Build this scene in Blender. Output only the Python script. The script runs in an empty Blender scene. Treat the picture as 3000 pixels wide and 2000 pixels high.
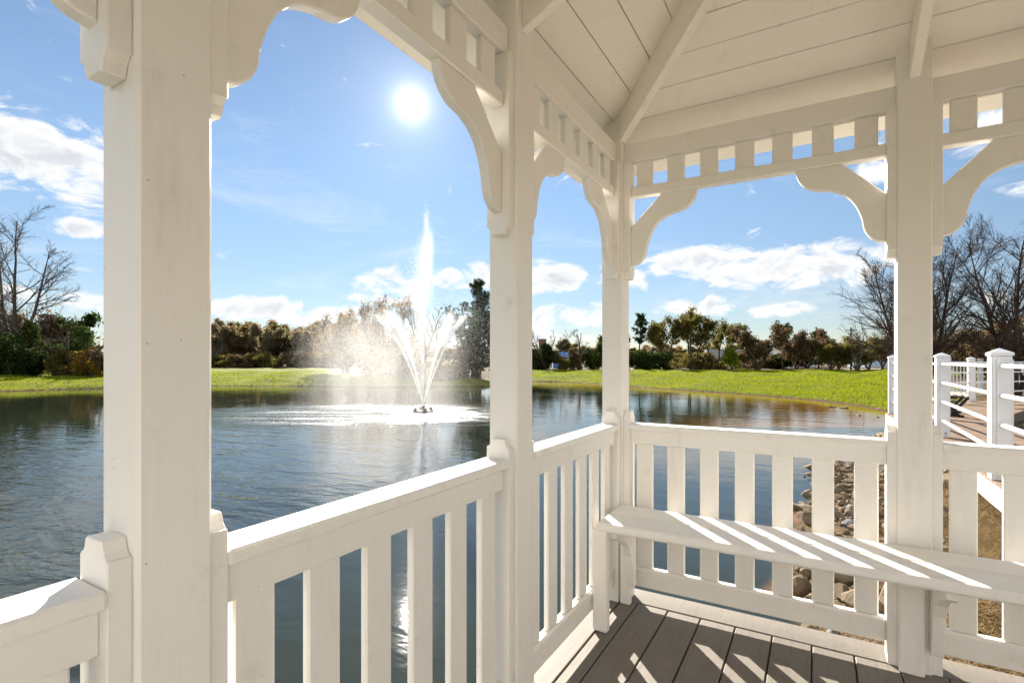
import bpy, bmesh, math, random
import numpy as np
from math import radians, sin, cos, pi

# ------------------------------------------------------------------ camera, sky, sun, exposure
SC = bpy.context.scene
COL = SC.collection
EYE = 1.25                       # eye above the gazebo floor (z = 0)
FPX = 1512.0                     # focal length in pixels of a 3000 px wide frame
cam_d = bpy.data.cameras.new('camera'); cam = bpy.data.objects.new('camera', cam_d); COL.objects.link(cam)
cam_d.sensor_width = 36.0; cam_d.lens = FPX / 3000 * 36.0
cam_d.shift_y = 55.5 / 3000
cam_d.clip_start = 0.03; cam_d.clip_end = 6000
cam.location = (0, 0, EYE); cam.rotation_euler = (radians(90), 0, 0)
SC.camera = cam

SUN_AZ, SUN_EL = radians(-11.04), radians(25.97)      # azimuth from +Y towards +X
SUN_DIR = (sin(SUN_AZ) * cos(SUN_EL), cos(SUN_AZ) * cos(SUN_EL), sin(SUN_EL))
SKY_STRENGTH, SUN_STRENGTH, EXPOSURE = 0.05, 5.0, 1.75
CLOUD_RADIANCE = 0.33

SC.view_settings.view_transform = 'Standard'
SC.view_settings.look = 'None'
SC.view_settings.gamma = 1.0
SC.view_settings.use_curve_mapping = False
SC.view_settings.exposure = EXPOSURE
SC.render.engine = 'CYCLES'
SC.cycles.use_denoising = True
SC.cycles.max_bounces = 10
SC.cycles.diffuse_bounces = 6
SC.cycles.glossy_bounces = 4
SC.cycles.transparent_max_bounces = 12
SC.cycles.sample_clamp_indirect = 6.0
SC.cycles.caustics_reflective = True
SC.cycles.blur_glossy = 1.0
SC.cycles.caustics_refractive = False

class NT:
    """short hand for building node trees"""
    def __init__(s, tree): s.t = tree; s.n = tree.nodes; s.l = tree.links
    def new(s, typ, **kw):
        n = s.n.new(typ)
        for k, v in kw.items(): setattr(n, k, v)
        return n
    def put(s, sock, v):
        if hasattr(v, 'is_output') or isinstance(v, bpy.types.NodeSocket): s.l.new(v, sock)
        else: sock.default_value = v
    def m(s, op, a, b=None, c=None, clamp=False):
        n = s.n.new('ShaderNodeMath'); n.operation = op; n.use_clamp = clamp
        s.put(n.inputs[0], a)
        if b is not None: s.put(n.inputs[1], b)
        if c is not None: s.put(n.inputs[2], c)
        return n.outputs[0]
    def ss(s, v, lo, hi, a=0.0, b=1.0):
        n = s.n.new('ShaderNodeMapRange'); n.interpolation_type = 'SMOOTHSTEP'
        s.put(n.inputs[0], v); s.put(n.inputs[1], lo); s.put(n.inputs[2], hi); s.put(n.inputs[3], a); s.put(n.inputs[4], b)
        return n.outputs[0]
    def mix(s, f, a, b, mode='MIX'):
        n = s.n.new('ShaderNodeMix'); n.data_type = 'RGBA'; n.blend_type = mode
        s.put(n.inputs[0], f); s.put(n.inputs[6], a); s.put(n.inputs[7], b)
        return n.outputs[2]
    def noise(s, vec, scale, detail=4, rough=0.55, dist=0.0, out=0):
        n = s.n.new('ShaderNodeTexNoise'); n.noise_dimensions = '3D'
        if vec is not None: s.put(n.inputs['Vector'], vec)
        n.inputs['Scale'].default_value = scale; n.inputs['Detail'].default_value = detail
        n.inputs['Roughness'].default_value = rough; n.inputs['Distortion'].default_value = dist
        return n.outputs[out]
    def comb(s, x, y, z):
        n = s.n.new('ShaderNodeCombineXYZ'); s.put(n.inputs[0], x); s.put(n.inputs[1], y); s.put(n.inputs[2], z); return n.outputs[0]
    def vm(s, op, a, b=None):
        n = s.n.new('ShaderNodeVectorMath'); n.operation = op; s.put(n.inputs[0], a)
        if b is not None: s.put(n.inputs[1], b)
        return n.outputs['Value'] if op in ('DOT_PRODUCT', 'LENGTH', 'DISTANCE') else n.outputs[0]

def build_world():
    w = bpy.data.worlds.new('World'); SC.world = w; w.use_nodes = True
    w.node_tree.nodes.clear(); g = NT(w.node_tree)
    out = g.new('ShaderNodeOutputWorld'); bg = g.new('ShaderNodeBackground')
    g.l.new(bg.outputs[0], out.inputs[0])
    sky = g.new('ShaderNodeTexSky'); sky.sky_type = 'NISHITA'; sky.sun_disc = False
    sky.sun_elevation = SUN_EL; sky.sun_rotation = SUN_AZ
    sky.altitude = 0; sky.air_density = 1.0; sky.dust_density = 0.0; sky.ozone_density = 1.3
    tc = g.new('ShaderNodeTexCoord'); d = g.vm('NORMALIZE', tc.outputs['Generated'])
    sp = g.new('ShaderNodeSeparateXYZ'); g.l.new(d, sp.inputs[0]); x, y, z = sp.outputs
    az = g.m('ARCTAN2', x, y); el = g.m('ARCSINE', z)
    # clouds: each at its own azimuth and elevation in the sky
    def ae(px, py):
        X, Z = (px - 1500) / FPX, (1055.5 - py) / FPX
        return math.atan2(X, 1), math.atan2(Z, math.hypot(X, 1))
    clouds = [  # px, py, half width, half height (pixels), weight
        (70, 455, 260, 130, 1.15), (215, 668, 130, 26, 1.0), (880, 912, 215, 34, 1.05), (1185, 832, 128, 36, 1.05), (1395, 812, 110, 34, 1.0),
        (1605, 812, 85, 44, 1.05), (1640, 930, 170, 34, 1.0), (2030, 762, 165, 44, 1.1), (2340, 782, 260, 56, 1.15), (2070, 900, 120, 26, 1.0),
        (2280, 908, 100, 20, 0.95), (2890, 872, 90, 20, 0.9), (2780, 400, 230, 60, 0.75), (2560, 505, 70, 30, 0.7), (1830, 800, 70, 36, 0.95),
        (120, 880, 260, 30, 0.9), (700, 968, 260, 12, 0.8), (1600, 990, 260, 12, 0.75), (1120, 880, 110, 18, 0.8), (2950, 560, 120, 20, 0.6), (2250, 690, 70, 22, 0.8)]
    cov = None
    for px, py, hw, hh, wt in clouds:
        a0, e0 = ae(px, py); a1, _ = ae(px + hw, py); _, e1 = ae(px, py - hh)
        ka, ke = 1 / abs(a1 - a0), 1 / abs(e1 - e0)
        u = g.m('MULTIPLY_ADD', az, ka, -a0 * ka); v = g.m('MULTIPLY_ADD', el, ke, -e0 * ke)
        r2 = g.m('MULTIPLY_ADD', v, v, g.m('MULTIPLY', u, u))
        c = g.m('MULTIPLY_ADD', r2, -0.60 * wt, 1.10 * wt)
        cov = c if cov is None else g.m('MAXIMUM', cov, c)
    # the rest of the sky carries the same broken cumulus
    wide = g.noise(g.comb(g.m('MULTIPLY', az, 1.0), g.m('MULTIPLY', el, 2.6), 3.7), 2.2, 3, 0.5)
    side = g.ss(g.m('ABSOLUTE', az), 0.86, 1.05)
    rest = g.m('SUBTRACT', g.m('MULTIPLY', g.m('MULTIPLY', g.ss(wide, 0.42, 0.62), side), 1.9), 0.6)
    cov = g.m('MAXIMUM', cov, rest)
    def dens(dv):
        vec = g.comb(g.m('MULTIPLY', az, 15.0), g.m('MULTIPLY', g.m('ADD', el, dv), 30.0), 1.3)
        n1 = g.noise(vec, 0.85, 8, 0.60, 0.5)
        return g.m('ADD', g.m('MULTIPLY', cov, 0.62), g.m('MULTIPLY', g.m('SUBTRACT', n1, 0.5), 3.3))
    d0 = dens(0.0); d1 = dens(0.009)
    mask = g.ss(d0, 0.08, 0.66)
    wisp = g.m('MULTIPLY', g.ss(g.noise(g.comb(g.m('MULTIPLY', az, 3.0), g.m('MULTIPLY', el, 13.0), 7.1), 1.0, 7, 0.68, 0.8), 0.50, 0.78), g.ss(el, 0.75, 0.10, 0.0, 0.38))
    mask = g.m('MAXIMUM', mask, wisp)
    mask = g.m('MULTIPLY', mask, g.ss(el, -0.01, 0.03))
    thick = g.ss(d1, 0.45, 1.25)                      # cloud above: the under side is grey
    toward = g.vm('DOT_PRODUCT', d, SUN_DIR)
    body = g.mix(g.m('MULTIPLY', thick, 0.62), (1.0, 0.985, 0.96, 1), (0.50, 0.54, 0.62, 1))
    # away from the sun the clouds show their lit side
    lit = g.ss(toward, -0.7, 0.8, 2.5, 1.0)
    bright = g.vm('MULTIPLY', body, g.comb(lit, lit, lit))
    bs = g.new('ShaderNodeVectorMath'); bs.operation = 'SCALE'; g.l.new(bright, bs.inputs[0]); bs.inputs['Scale'].default_value = CLOUD_RADIANCE
    sk = g.new('ShaderNodeVectorMath'); sk.operation = 'SCALE'; g.l.new(sky.outputs[0], sk.inputs[0]); sk.inputs['Scale'].default_value = SKY_STRENGTH
    hz = [g.ss(el, -0.03, 0.40, lo, 0.81) for lo in (0.47, 0.485, 0.57)]      # moist air keeps the low sky from glaring
    skh = g.vm('MULTIPLY', sk.outputs[0], g.comb(*hz))
    col = g.mix(g.m('MULTIPLY', mask, 0.93), skh, bs.outputs[0])
    # the sun itself and the bright air round it
    ang = g.m('ARCCOSINE', g.m('MINIMUM', toward, 0.999999))
    disc = g.m('MULTIPLY', g.ss(ang, 0.0085, 0.0045), 40.0)
    halo = g.m('ADD', g.m('MULTIPLY', g.m('EXPONENT', g.m('MULTIPLY', ang, -85.0)), 1.0), g.m('MULTIPLY', g.m('EXPONENT', g.m('MULTIPLY', ang, -13.0)), 0.13))
    glow = g.m('ADD', disc, halo)
    fin = g.vm('ADD', col, g.vm('MULTIPLY', g.comb(glow, glow, glow), (1.0, 0.95, 0.86)))
    g.l.new(fin, bg.inputs[0]); bg.inputs[1].default_value = 1.0
    w.cycles.sampling_method = 'MANUAL'; w.cycles.sample_map_resolution = 1024
build_world()

sun_d = bpy.data.lights.new('sun', 'SUN'); sun = bpy.data.objects.new('sun', sun_d); COL.objects.link(sun)
sun_d.energy = SUN_STRENGTH; sun_d.angle = radians(0.53); sun_d.color = (1.0, 0.93, 0.82)
from mathutils import Vector, Matrix
sun.rotation_euler = Vector(SUN_DIR).to_track_quat('Z', 'Y').to_euler()
sun.location = (0, 0, 40)

# ------------------------------------------------------------------ helpers
def tag(o, label=None, cat=None, group=None, kind=None):
    if label: o['label'] = label
    if cat: o['category'] = cat
    if group: o['group'] = group
    if kind: o['kind'] = kind
    return o

def link(name, mesh, mat=None, parent=None, loc=(0, 0, 0), rot=None, scale=None):
    o = bpy.data.objects.new(name, mesh); COL.objects.link(o)
    if mat is not None and mesh is not None and len(mesh.materials) == 0: mesh.materials.append(mat)
    o.location = loc
    if rot is not None: o.rotation_euler = rot
    if scale is not None: o.scale = scale
    if parent is not None: o.parent = parent
    return o

def empty(name, loc=(0, 0, 0), rz=0.0, parent=None):
    o = bpy.data.objects.new(name, None); COL.objects.link(o); o.empty_display_size = 0.1
    o.location = loc; o.rotation_euler = (0, 0, rz)
    if parent is not None: o.parent = parent
    return o

def mesh_np(name, verts, faces, smooth=False):
    """verts (N,3); faces: array (M,3) or (M,4), or a list of such arrays"""
    me = bpy.data.meshes.new(name)
    fl = faces if isinstance(faces, list) else [faces]
    fl = [np.asarray(f, dtype=np.int32) for f in fl if len(f)]
    v = np.asarray(verts, dtype=np.float32)
    me.vertices.add(len(v)); me.vertices.foreach_set('co', v.ravel())
    idx = np.concatenate([f.ravel() for f in fl]); tot = np.concatenate([np.full(len(f), f.shape[1], np.int32) for f in fl])
    me.loops.add(len(idx)); me.loops.foreach_set('vertex_index', idx)
    me.polygons.add(len(tot)); me.polygons.foreach_set('loop_start', np.concatenate([[0], np.cumsum(tot)[:-1]]).astype(np.int32))
    try: me.polygons.foreach_set('loop_total', tot)
    except Exception: pass
    me.update(calc_edges=True); me.validate()
    me.polygons.foreach_set('use_smooth', np.full(len(tot), bool(smooth)))
    return me

_box = {}
def cbox(dx, dy, dz, ch=0.003):
    """chamfered box centred on its origin, shared between equal sizes"""
    key = (round(dx, 4), round(dy, 4), round(dz, 4), ch)
    if key in _box: return _box[key]
    hx, hy, hz = dx / 2, dy / 2, dz / 2; c = min(ch, hx * .45, hy * .45, hz * .45)
    v, ix = [], {}
    for sx in (-1, 1):
        for sy in (-1, 1):
            for sz in (-1, 1):
                for ax in range(3):
                    p = [sx * (hx - c), sy * (hy - c), sz * (hz - c)]; p[ax] = (sx * hx, sy * hy, sz * hz)[ax]
                    ix[(sx, sy, sz, ax)] = len(v); v.append(p)
    quads, tris = [], []
    S = (-1, 1)
    for s in S:
        quads.append([ix[(s, a, b, 0)] for a, b in ((-1, -1), (1, -1), (1, 1), (-1, 1))][::s])
        quads.append([ix[(a, s, b, 1)] for a, b in ((-1, -1), (1, -1), (1, 1), (-1, 1))][::-s])
        quads.append([ix[(a, b, s, 2)] for a, b in ((-1, -1), (1, -1), (1, 1), (-1, 1))][::s])
    for a in S:
        for b in S:
            quads.append([ix[(-1, a, b, 1)], ix[(1, a, b, 1)], ix[(1, a, b, 2)], ix[(-1, a, b, 2)]][::a * b])
            quads.append([ix[(a, -1, b, 0)], ix[(a, 1, b, 0)], ix[(a, 1, b, 2)], ix[(a, -1, b, 2)]][::-a * b])
            quads.append([ix[(a, b, -1, 0)], ix[(a, b, 1, 0)], ix[(a, b, 1, 1)], ix[(a, b, -1, 1)]][::a * b])
            for e in S: tris.append([ix[(a, b, e, 0)], ix[(a, b, e, 1)], ix[(a, b, e, 2)]][::a * b * e])
    me = mesh_np('box', v, [np.array(quads), np.array(tris)])
    _box[key] = me
    return me

def prism(name, poly, axis, h0, h1, bevel=0.003):
    """extrude a 2-D polygon; axis 'x' gives poly as (y,z), 'y' as (x,z), 'z' as (x,y)"""
    bm = bmesh.new()
    def P(p, h): return {'x': (h, p[0], p[1]), 'y': (p[0], h, p[1]), 'z': (p[0], p[1], h)}[axis]
    a = [bm.verts.new(P(p, h0)) for p in poly]; b = [bm.verts.new(P(p, h1)) for p in poly]
    fa = bm.faces.new(a); fb = bm.faces.new(b[::-1]); n = len(poly)
    for i in range(n): bm.faces.new([a[i], b[i], b[(i + 1) % n], a[(i + 1) % n]])
    bmesh.ops.recalc_face_normals(bm, faces=bm.faces)
    if bevel:
        es = [e for e in bm.edges if (fa in e.link_faces or fb in e.link_faces)]
        bmesh.ops.bevel(bm, geom=es, offset=bevel, segments=1, affect='EDGES', clamp_overlap=True)
    me = bpy.data.meshes.new(name); bm.to_mesh(me); bm.free()
    return me

def new_mat(name):
    m = bpy.data.materials.new(name); m.use_nodes = True
    g = NT(m.node_tree); b = m.node_tree.nodes['Principled BSDF']
    return m, g, b

def obj_rand(g):
    return g.new('ShaderNodeObjectInfo').outputs['Random']

def paint(name, base, rough=0.45, dirt=(0.38, 0.31, 0.22), amount=1.0, speck=1.0):
    m, g, b = new_mat(name)
    tc = g.new('ShaderNodeTexCoord'); geo = g.new('ShaderNodeNewGeometry'); P = geo.outputs['Position']
    rnd = obj_rand(g)
    n1 = g.noise(P, 3.0, 3, 0.6); n2 = g.noise(P, 26.0, 2, 0.6)
    tone = g.m('ADD', g.m('MULTIPLY', g.m('SUBTRACT', n1, 0.5), 0.10), g.m('MULTIPLY', g.m('SUBTRACT', rnd, 0.5), 0.05))
    c = g.mix(g.m('ADD', tone, 0.5), tuple(0.90 * q for q in base) + (1,), tuple(min(1, 1.08 * q) for q in base) + (1,))
    stain = g.m('ADD', g.m('MULTIPLY', g.ss(g.noise(P, 7.0, 5, 0.75), 0.57, 0.80), 0.26 * amount), g.m('MULTIPLY', g.ss(g.noise(g.vm('MULTIPLY', P, (9, 9, 1.6)), 1.0, 4, 0.7), 0.56, 0.80), 0.20 * amount))
    c = g.mix(stain, c, dirt + (1,))
    vo = g.new('ShaderNodeTexVoronoi'); g.put(vo.inputs['Vector'], P); vo.inputs['Scale'].default_value = 42.0; vo.inputs['Randomness'].default_value = 1.0
    rare = g.new('ShaderNodeSeparateColor'); g.l.new(vo.outputs['Color'], rare.inputs[0])
    dot = g.m('MULTIPLY', g.ss(vo.outputs['Distance'], 0.085, 0.03), g.m('GREATER_THAN', rare.outputs[0], 0.84))
    c = g.mix(g.m('MULTIPLY', dot, 0.65 * speck), c, (0.12, 0.09, 0.06, 1))
    g.l.new(c, b.inputs['Base Color'])
    g.put(b.inputs['Roughness'], g.m('ADD', g.m('MULTIPLY', n2, 0.2), rough - 0.1))
    b.inputs['Specular IOR Level'].default_value = 0.35
    bp = g.new('ShaderNodeBump'); bp.inputs['Strength'].default_value = 0.45; bp.inputs['Distance'].default_value = 0.0025
    gr = g.noise(g.vm('MULTIPLY', P, (60, 60, 9)), 1.0, 2, 0.6)
    g.l.new(g.m('ADD', gr, g.m('MULTIPLY', n2, 0.6)), bp.inputs['Height']); g.l.new(bp.outputs[0], b.inputs['Normal'])
    return m

M_PAINT = paint('white_paint', (0.865, 0.83, 0.77))
M_PAINT_CEIL = paint('ceiling_paint', (0.88, 0.83, 0.735), speck=0.6)
# ------------------------------------------------------------------ the gazebo (local frame: x = b, y = a, turned by YAW)
YAW = radians(30.53)
SB, SA = sin(YAW), cos(YAW)
def g2w(b, a): return (a * SB + b * SA, a * SA - b * SB)
B0, B1 = -0.927, 2.880           # post centre lines
A0, A1 = -0.700, 2.666
PB = [B0, 0.3416, 1.611, B1]
PA = [A0, 0.434, 1.566, A1]
PW = 0.113
GC = ((B0 + B1) / 2, (A0 + A1) / 2)
gx, gy = g2w(*GC)
GAZ = tag(empty('gazebo', (gx, gy, 0), -YAW), 'white painted wooden gazebo with railings, scroll brackets and boarded ceiling standing over the pond', 'gazebo')
_gl = {GAZ: (GC[0], GC[1], 0.0)}
def gpart(name, mesh, mat, parent, loc, rot=None):
    """loc in gazebo coordinates (b, a, z); parents are never turned against the gazebo"""
    p = _gl[parent]
    o = link(name, mesh, mat, parent, (loc[0] - p[0], loc[1] - p[1], loc[2] - p[2]), rot)
    _gl[o] = loc
    return o
SIDES = {'A': (PA, lambda t, o: (B0 - o, t)), 'B': (PB, lambda t, o: (t, A1 + o)), 'C': (PA, lambda t, o: (B1 + o, t)), 'D': (PB, lambda t, o: (t, A0 - o))}
def sbox(name, side, t0, t1, o0, o1, z0, z1, mat, parent, ch=0.003):
    f = SIDES[side][1]; p, q = f(t0, o0), f(t1, o1)
    b0, b1 = sorted((p[0], q[0])); a0, a1 = sorted((p[1], q[1]))
    return gpart(name, cbox(b1 - b0, a1 - a0, z1 - z0, ch), mat, parent, ((b0 + b1) / 2, (a0 + a1) / 2, (z0 + z1) / 2))
def sprism(name, side, poly_tz, o0, o1, mat, parent, origin_t, bevel=0.003):
    """poly (t - origin_t, z), extruded outwards from o0 to o1"""
    f = SIDES[side][1]; bb, aa = f(origin_t, 0)
    if side in 'AC':
        s = -1 if side == 'A' else 1
        me = prism(name, poly_tz, 'x', s * o0, s * o1, bevel)
    else:
        s = 1 if side == 'B' else -1
        me = prism(name, poly_tz, 'y', s * o0, s * o1, bevel)
    return gpart(name, me, mat, parent, (bb, aa, 0.0))

Z_CEIL0, SLOPE = 2.503, 0.488    # ceiling height over the post line and its pitch
posts = {}
for i, b in enumerate(PB):
    for j, a in enumerate(PA):
        if i in (0, 3) or j in (0, 3):
            posts[(i, j)] = gpart('post', cbox(PW, PW, 2.545 + 0.25, 0.006), M_PAINT, GAZ, (b, a, 2.545 / 2 - 0.125))

def catmull(P, n=5):
    out = []
    Q = [P[0]] + P + [P[-1]]
    for i in range(1, len(Q) - 2):
        p0, p1, p2, p3 = Q[i - 1:i + 3]
        for k in range(n):
            t = k / n
            out.append(tuple(0.5 * (2 * p1[c] + (p2[c] - p0[c]) * t + (2 * p0[c] - 5 * p1[c] + 4 * p2[c] - p3[c]) * t * t + (3 * p1[c] - p0[c] - 3 * p2[c] + p3[c]) * t ** 3) for c in (0, 1)))
    out.append(P[-1])
    return out
SCROLL = catmull([(0.032, 1.746), (0.066, 1.753), (0.092, 1.775), (0.109, 1.808), (0.118, 1.856), (0.142, 1.917), (0.182, 1.966), (0.238, 1.993), (0.297, 2.005), (0.338, 2.032), (0.360, 2.070), (0.366, 2.101)], 4)
BRACKET = SCROLL + [(0.190, 2.101), (0.0325, 1.946)]

PAD = 0.033
def ogee_low(w=0.045, z=0.985):
    return [(-w, 0.001), (w, 0.001), (w, z - .028), (w - .006, z - .027), (w - .014, z - .018), (w - .019, z - .002), (w - .022, z), (-w + .022, z), (-w + .019, z - .002), (-w + .014, z - .018), (-w + .006, z - .027), (-w, z - .028)]
def ogee_high(w=0.045, z=1.675, top=2.2845):
    return [(-w, top), (w, top), (w, z + .030), (w - .006, z + .029), (w - .014, z + .019), (w - .019, z + .002), (w - .022, z), (-w + .022, z), (-w + .019, z + .002), (-w + .014, z + .019), (-w + .006, z + .029), (-w, z + .030)]
_pads = {}
def pad_mesh(kind, axis):
    k = (kind, axis)
    if k not in _pads: _pads[k] = prism('block', ogee_low() if kind == 'low' else ogee_high(), axis, -PAD / 2, PAD / 2, 0.002)
    return _pads[k]
_brk = {}
def bay(side, k, railing=True):
    T, f = SIDES[side]
    t0, t1 = T[k] + PW / 2, T[k + 1] - PW / 2
    idx = {'A': lambda q: (0, q), 'B': lambda q: (q, 3), 'C': lambda q: (3, q), 'D': lambda q: (q, 0)}[side]
    pa, pb = posts[idx(k)], posts[idx(k + 1)]
    ax = 'y' if side in 'AC' else 'x'
    for p, t in ((pa, t0 + PAD / 2), (pb, t1 - PAD / 2)):
        b, a = f(t, 0)
        if railing: gpart('post_block', pad_mesh('low', ax), M_PAINT, p, (b, a, 0))
        gpart('post_block', pad_mesh('high', ax), M_PAINT, p, (b, a, 0))
    e0, e1 = t0 + PAD, t1 - PAD
    n = 6 if side in 'AC' else 7
    pitch = (T[k + 1] - T[k]) / (n + 1)
    # frieze: header beam with slats and the rail that the scroll brackets carry
    hd = sbox('header_beam', side, t0, t1, -.023, .023, 2.286, 2.383, M_PAINT, GAZ)
    sbox('frieze_rail', side, e0, e1, -.024, .024, 2.101, 2.153, M_PAINT, hd, 0.004)
    for i in range(n): 
        tc = T[k] + pitch * (i + 1)
        sbox('frieze_slat', side, tc - .0415, tc + .0415, -.012, .012, 2.1535, 2.2855, M_PAINT, hd, 0.004)
    for end, sg in ((t0, 1), (t1, -1)):
        key = (side, sg)
        pol = [(sg * u, z) for u, z in BRACKET]
        b, a = f(end, 0)
        if key not in _brk:
            s = {'A': 1, 'C': 1, 'B': 1, 'D': 1}[side]
            _brk[key] = prism('scroll', pol, 'x' if side in 'AC' else 'y', -.0165, .0165, 0.0035)
        gpart('scroll_bracket', _brk[key], M_PAINT, pa if sg == 1 else pb, (b, a, 0))
    if not railing: return
    # railing: cap, top rail, bottom rail, flat balusters
    capm = sbox('rail_cap', side, e0, e1, -.050, .050, .8905, .920, M_PAINT, GAZ, 0.005)
    sbox('top_rail', side, e0, e1, -.023, .023, .817, .8900, M_PAINT, capm, 0.003)
    sbox('bottom_rail', side, e0, e1, -.023, .023, .075, .176, M_PAINT, capm, 0.009)
    for i in range(n):
        tc = T[k] + pitch * (i + 1)
        sbox('baluster', side, tc - .0425, tc + .0425, -.011, .011, .1765, .8165, M_PAINT, capm, 0.004)
for k in range(3): bay('A', k)
bay('B', 0); bay('B', 1); bay('B', 2, railing=False)
for k in range(3): bay('C', k)
for k in range(3): bay('D', k)

# roof shell with its boarded ceiling and rafters
O_E = 0.335
def zc(o): return Z_CEIL0 - SLOPE * o
HALF = (A1 - A0) / 2
def roof_shell():
    v, fcs = [], []
    def ring(o, dz):
        s = len(v)
        for b, a in ((B0 - o, A0 - o), (B1 + o, A0 - o), (B1 + o, A1 + o), (B0 - o, A1 + o)): v.append((b - GC[0], a - GC[1], zc(o) + dz))
        return s
    def ridge(dz):
        s = len(v); am = (A0 + A1) / 2
        for b in (B0 + HALF, B1 - HALF): v.append((b - GC[0], am - GC[1], zc(-HALF) + dz))
        return s
    for o, d in ((O_E + 0.02, 0.030), (O_E + 0.02, 0.085)):
        r = ring(o, d); q = ridge(d)
        fcs += [[r, r + 1, q + 1, q], [r + 2, r + 3, q, q + 1]]; fcs += [[r + 1, r + 2, q + 1], [r + 3, r, q]]
    r2 = 6
    for i in range(4): fcs.append([i, (i + 1) % 4, r2 + (i + 1) % 4, r2 + i])
    me = bpy.data.meshes.new('roof'); me.from_pydata(v, [], fcs); me.update()
    bm = bmesh.new(); bm.from_mesh(me); bmesh.ops.recalc_face_normals(bm, faces=bm.faces); bm.to_mesh(me); bm.free()
    return me
m, g, bs = new_mat('roof_shingle'); bs.inputs['Roughness'].default_value = 0.9
g.l.new(g.mix(g.noise(None, 40, 4), (0.10, 0.09, 0.085, 1), (0.20, 0.18, 0.16, 1)), bs.inputs['Base Color']); M_SHINGLE = m
ROOF = gpart('roof', roof_shell(), M_SHINGLE, GAZ, (GC[0], GC[1], 0))
rng = random.Random(5)
BW = 0.131
edges = [O_E] + [-0.006 + BW * 2 - BW * i for i in range(40)]
edges = [e for e in edges if e <= O_E]
for side in 'ABCD':
    T, f = SIDES[side]
    tmin, tmax = T[0], T[-1]
    for hi, lo in zip(edges[:-1], edges[1:]):
        if lo < -HALF + 0.02: lo = -HALF + 0.004
        if hi <= -HALF + 0.02: break
        gap = 0.0045
        o_a, o_b = hi - gap / 2, lo + gap / 2
        quad = []
        for o, up in ((o_a, 0), (o_b, 0), (o_b, 1), (o_a, 1)):
            for t in (tmin - o + .003, tmax + o - .003):
                if t == tmin - o + .003: tt = t
                b, a = f(t, o); quad.append((b, a, zc(o) + (0.022 if up else 0)))
        # order: per level pairs
        c = tuple(sum(q[i] for q in quad) / 8 for i in range(3))
        v = [tuple(q[i] - c[i] for i in range(3)) for q in quad]
        me = bpy.data.meshes.new('board'); me.from_pydata(v, [], [[0, 1, 3, 2], [4, 5, 7, 6], [0, 2, 4, 6], [1, 3, 5, 7], [0, 1, 7, 6], [2, 3, 5, 4]]); me.update()
        bm = bmesh.new(); bm.from_mesh(me); bmesh.ops.recalc_face_normals(bm, faces=bm.faces); bm.to_mesh(me); bm.free()
        jit = rng.uniform(-.0012, .0012)
        gpart('ceiling_board', me, M_PAINT_CEIL, ROOF, (c[0], c[1], c[2] + jit))
def rafter(p, q, w=0.038, depth=0.145, name='rafter'):
    """p, q: (b, a) on plan with ceiling heights; the rafter hangs under the boards"""
    (b0, a0, z0), (b1, a1, z1) = p, q
    L = math.hypot(b1 - b0, a1 - a0); nb, na = -(a1 - a0) / L * w / 2, (b1 - b0) / L * w / 2
    v = []
    for (b, a, z) in (p, q):
        for s in (1, -1):
            v.append((b + s * nb - b0, a + s * na - a0, z - depth - z0)); v.append((b + s * nb - b0, a + s * na - a0, z - 0.002 - z0))
    me = bpy.data.meshes.new(name); me.from_pydata(v, [], [[0, 1, 3, 2], [4, 6, 7, 5], [0, 4, 5, 1], [2, 3, 7, 6], [0, 2, 6, 4], [1, 5, 7, 3]]); me.update()
    bm = bmesh.new(); bm.from_mesh(me); bmesh.ops.recalc_face_normals(bm, faces=bm.faces)
    bmesh.ops.bevel(bm, geom=list(bm.edges), offset=0.003, segments=1, affect='EDGES'); bm.to_mesh(me); bm.free()
    gpart(name, me, M_PAINT_CEIL, ROOF, (b0, a0, z0))
oi = -PW / 2 + 0.002
am = (A0 + A1) / 2
for T, s in ((PA[1:3], 'A'), (PA[1:3], 'C')):
    for t in T:
        far = -min(t - A0, A1 - t) + 0.02
        p, q = SIDES[s][1](t, oi), SIDES[s][1](t, far); rafter((*p, zc(oi)), (*q, zc(far)))
for T, s in ((PB[1:3], 'B'), (PB[1:3], 'D')):
    for t in T:
        far = -min(t - B0, B1 - t, HALF) + 0.02
        p, q = SIDES[s][1](t, oi), SIDES[s][1](t, far); rafter((*p, zc(oi)), (*q, zc(far)))
for cb, ca, rb in ((B0, A0, B0 + HALF), (B0, A1, B0 + HALF), (B1, A0, B1 - HALF), (B1, A1, B1 - HALF)):
    sb, sa = (1 if rb > cb else -1), (1 if am > ca else -1)
    e = PW / 2 + 0.004
    rafter((cb + sb * e, ca + sa * e, zc(-e)), (rb - sb * .02, am - sa * .02, zc(-HALF + .02)), 0.040, 0.150, 'hip_rafter')
rafter((B0 + HALF, am, zc(-HALF) + 0.0), (B1 - HALF, am, zc(-HALF)), 0.042, 0.20, 'ridge_beam')

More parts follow.
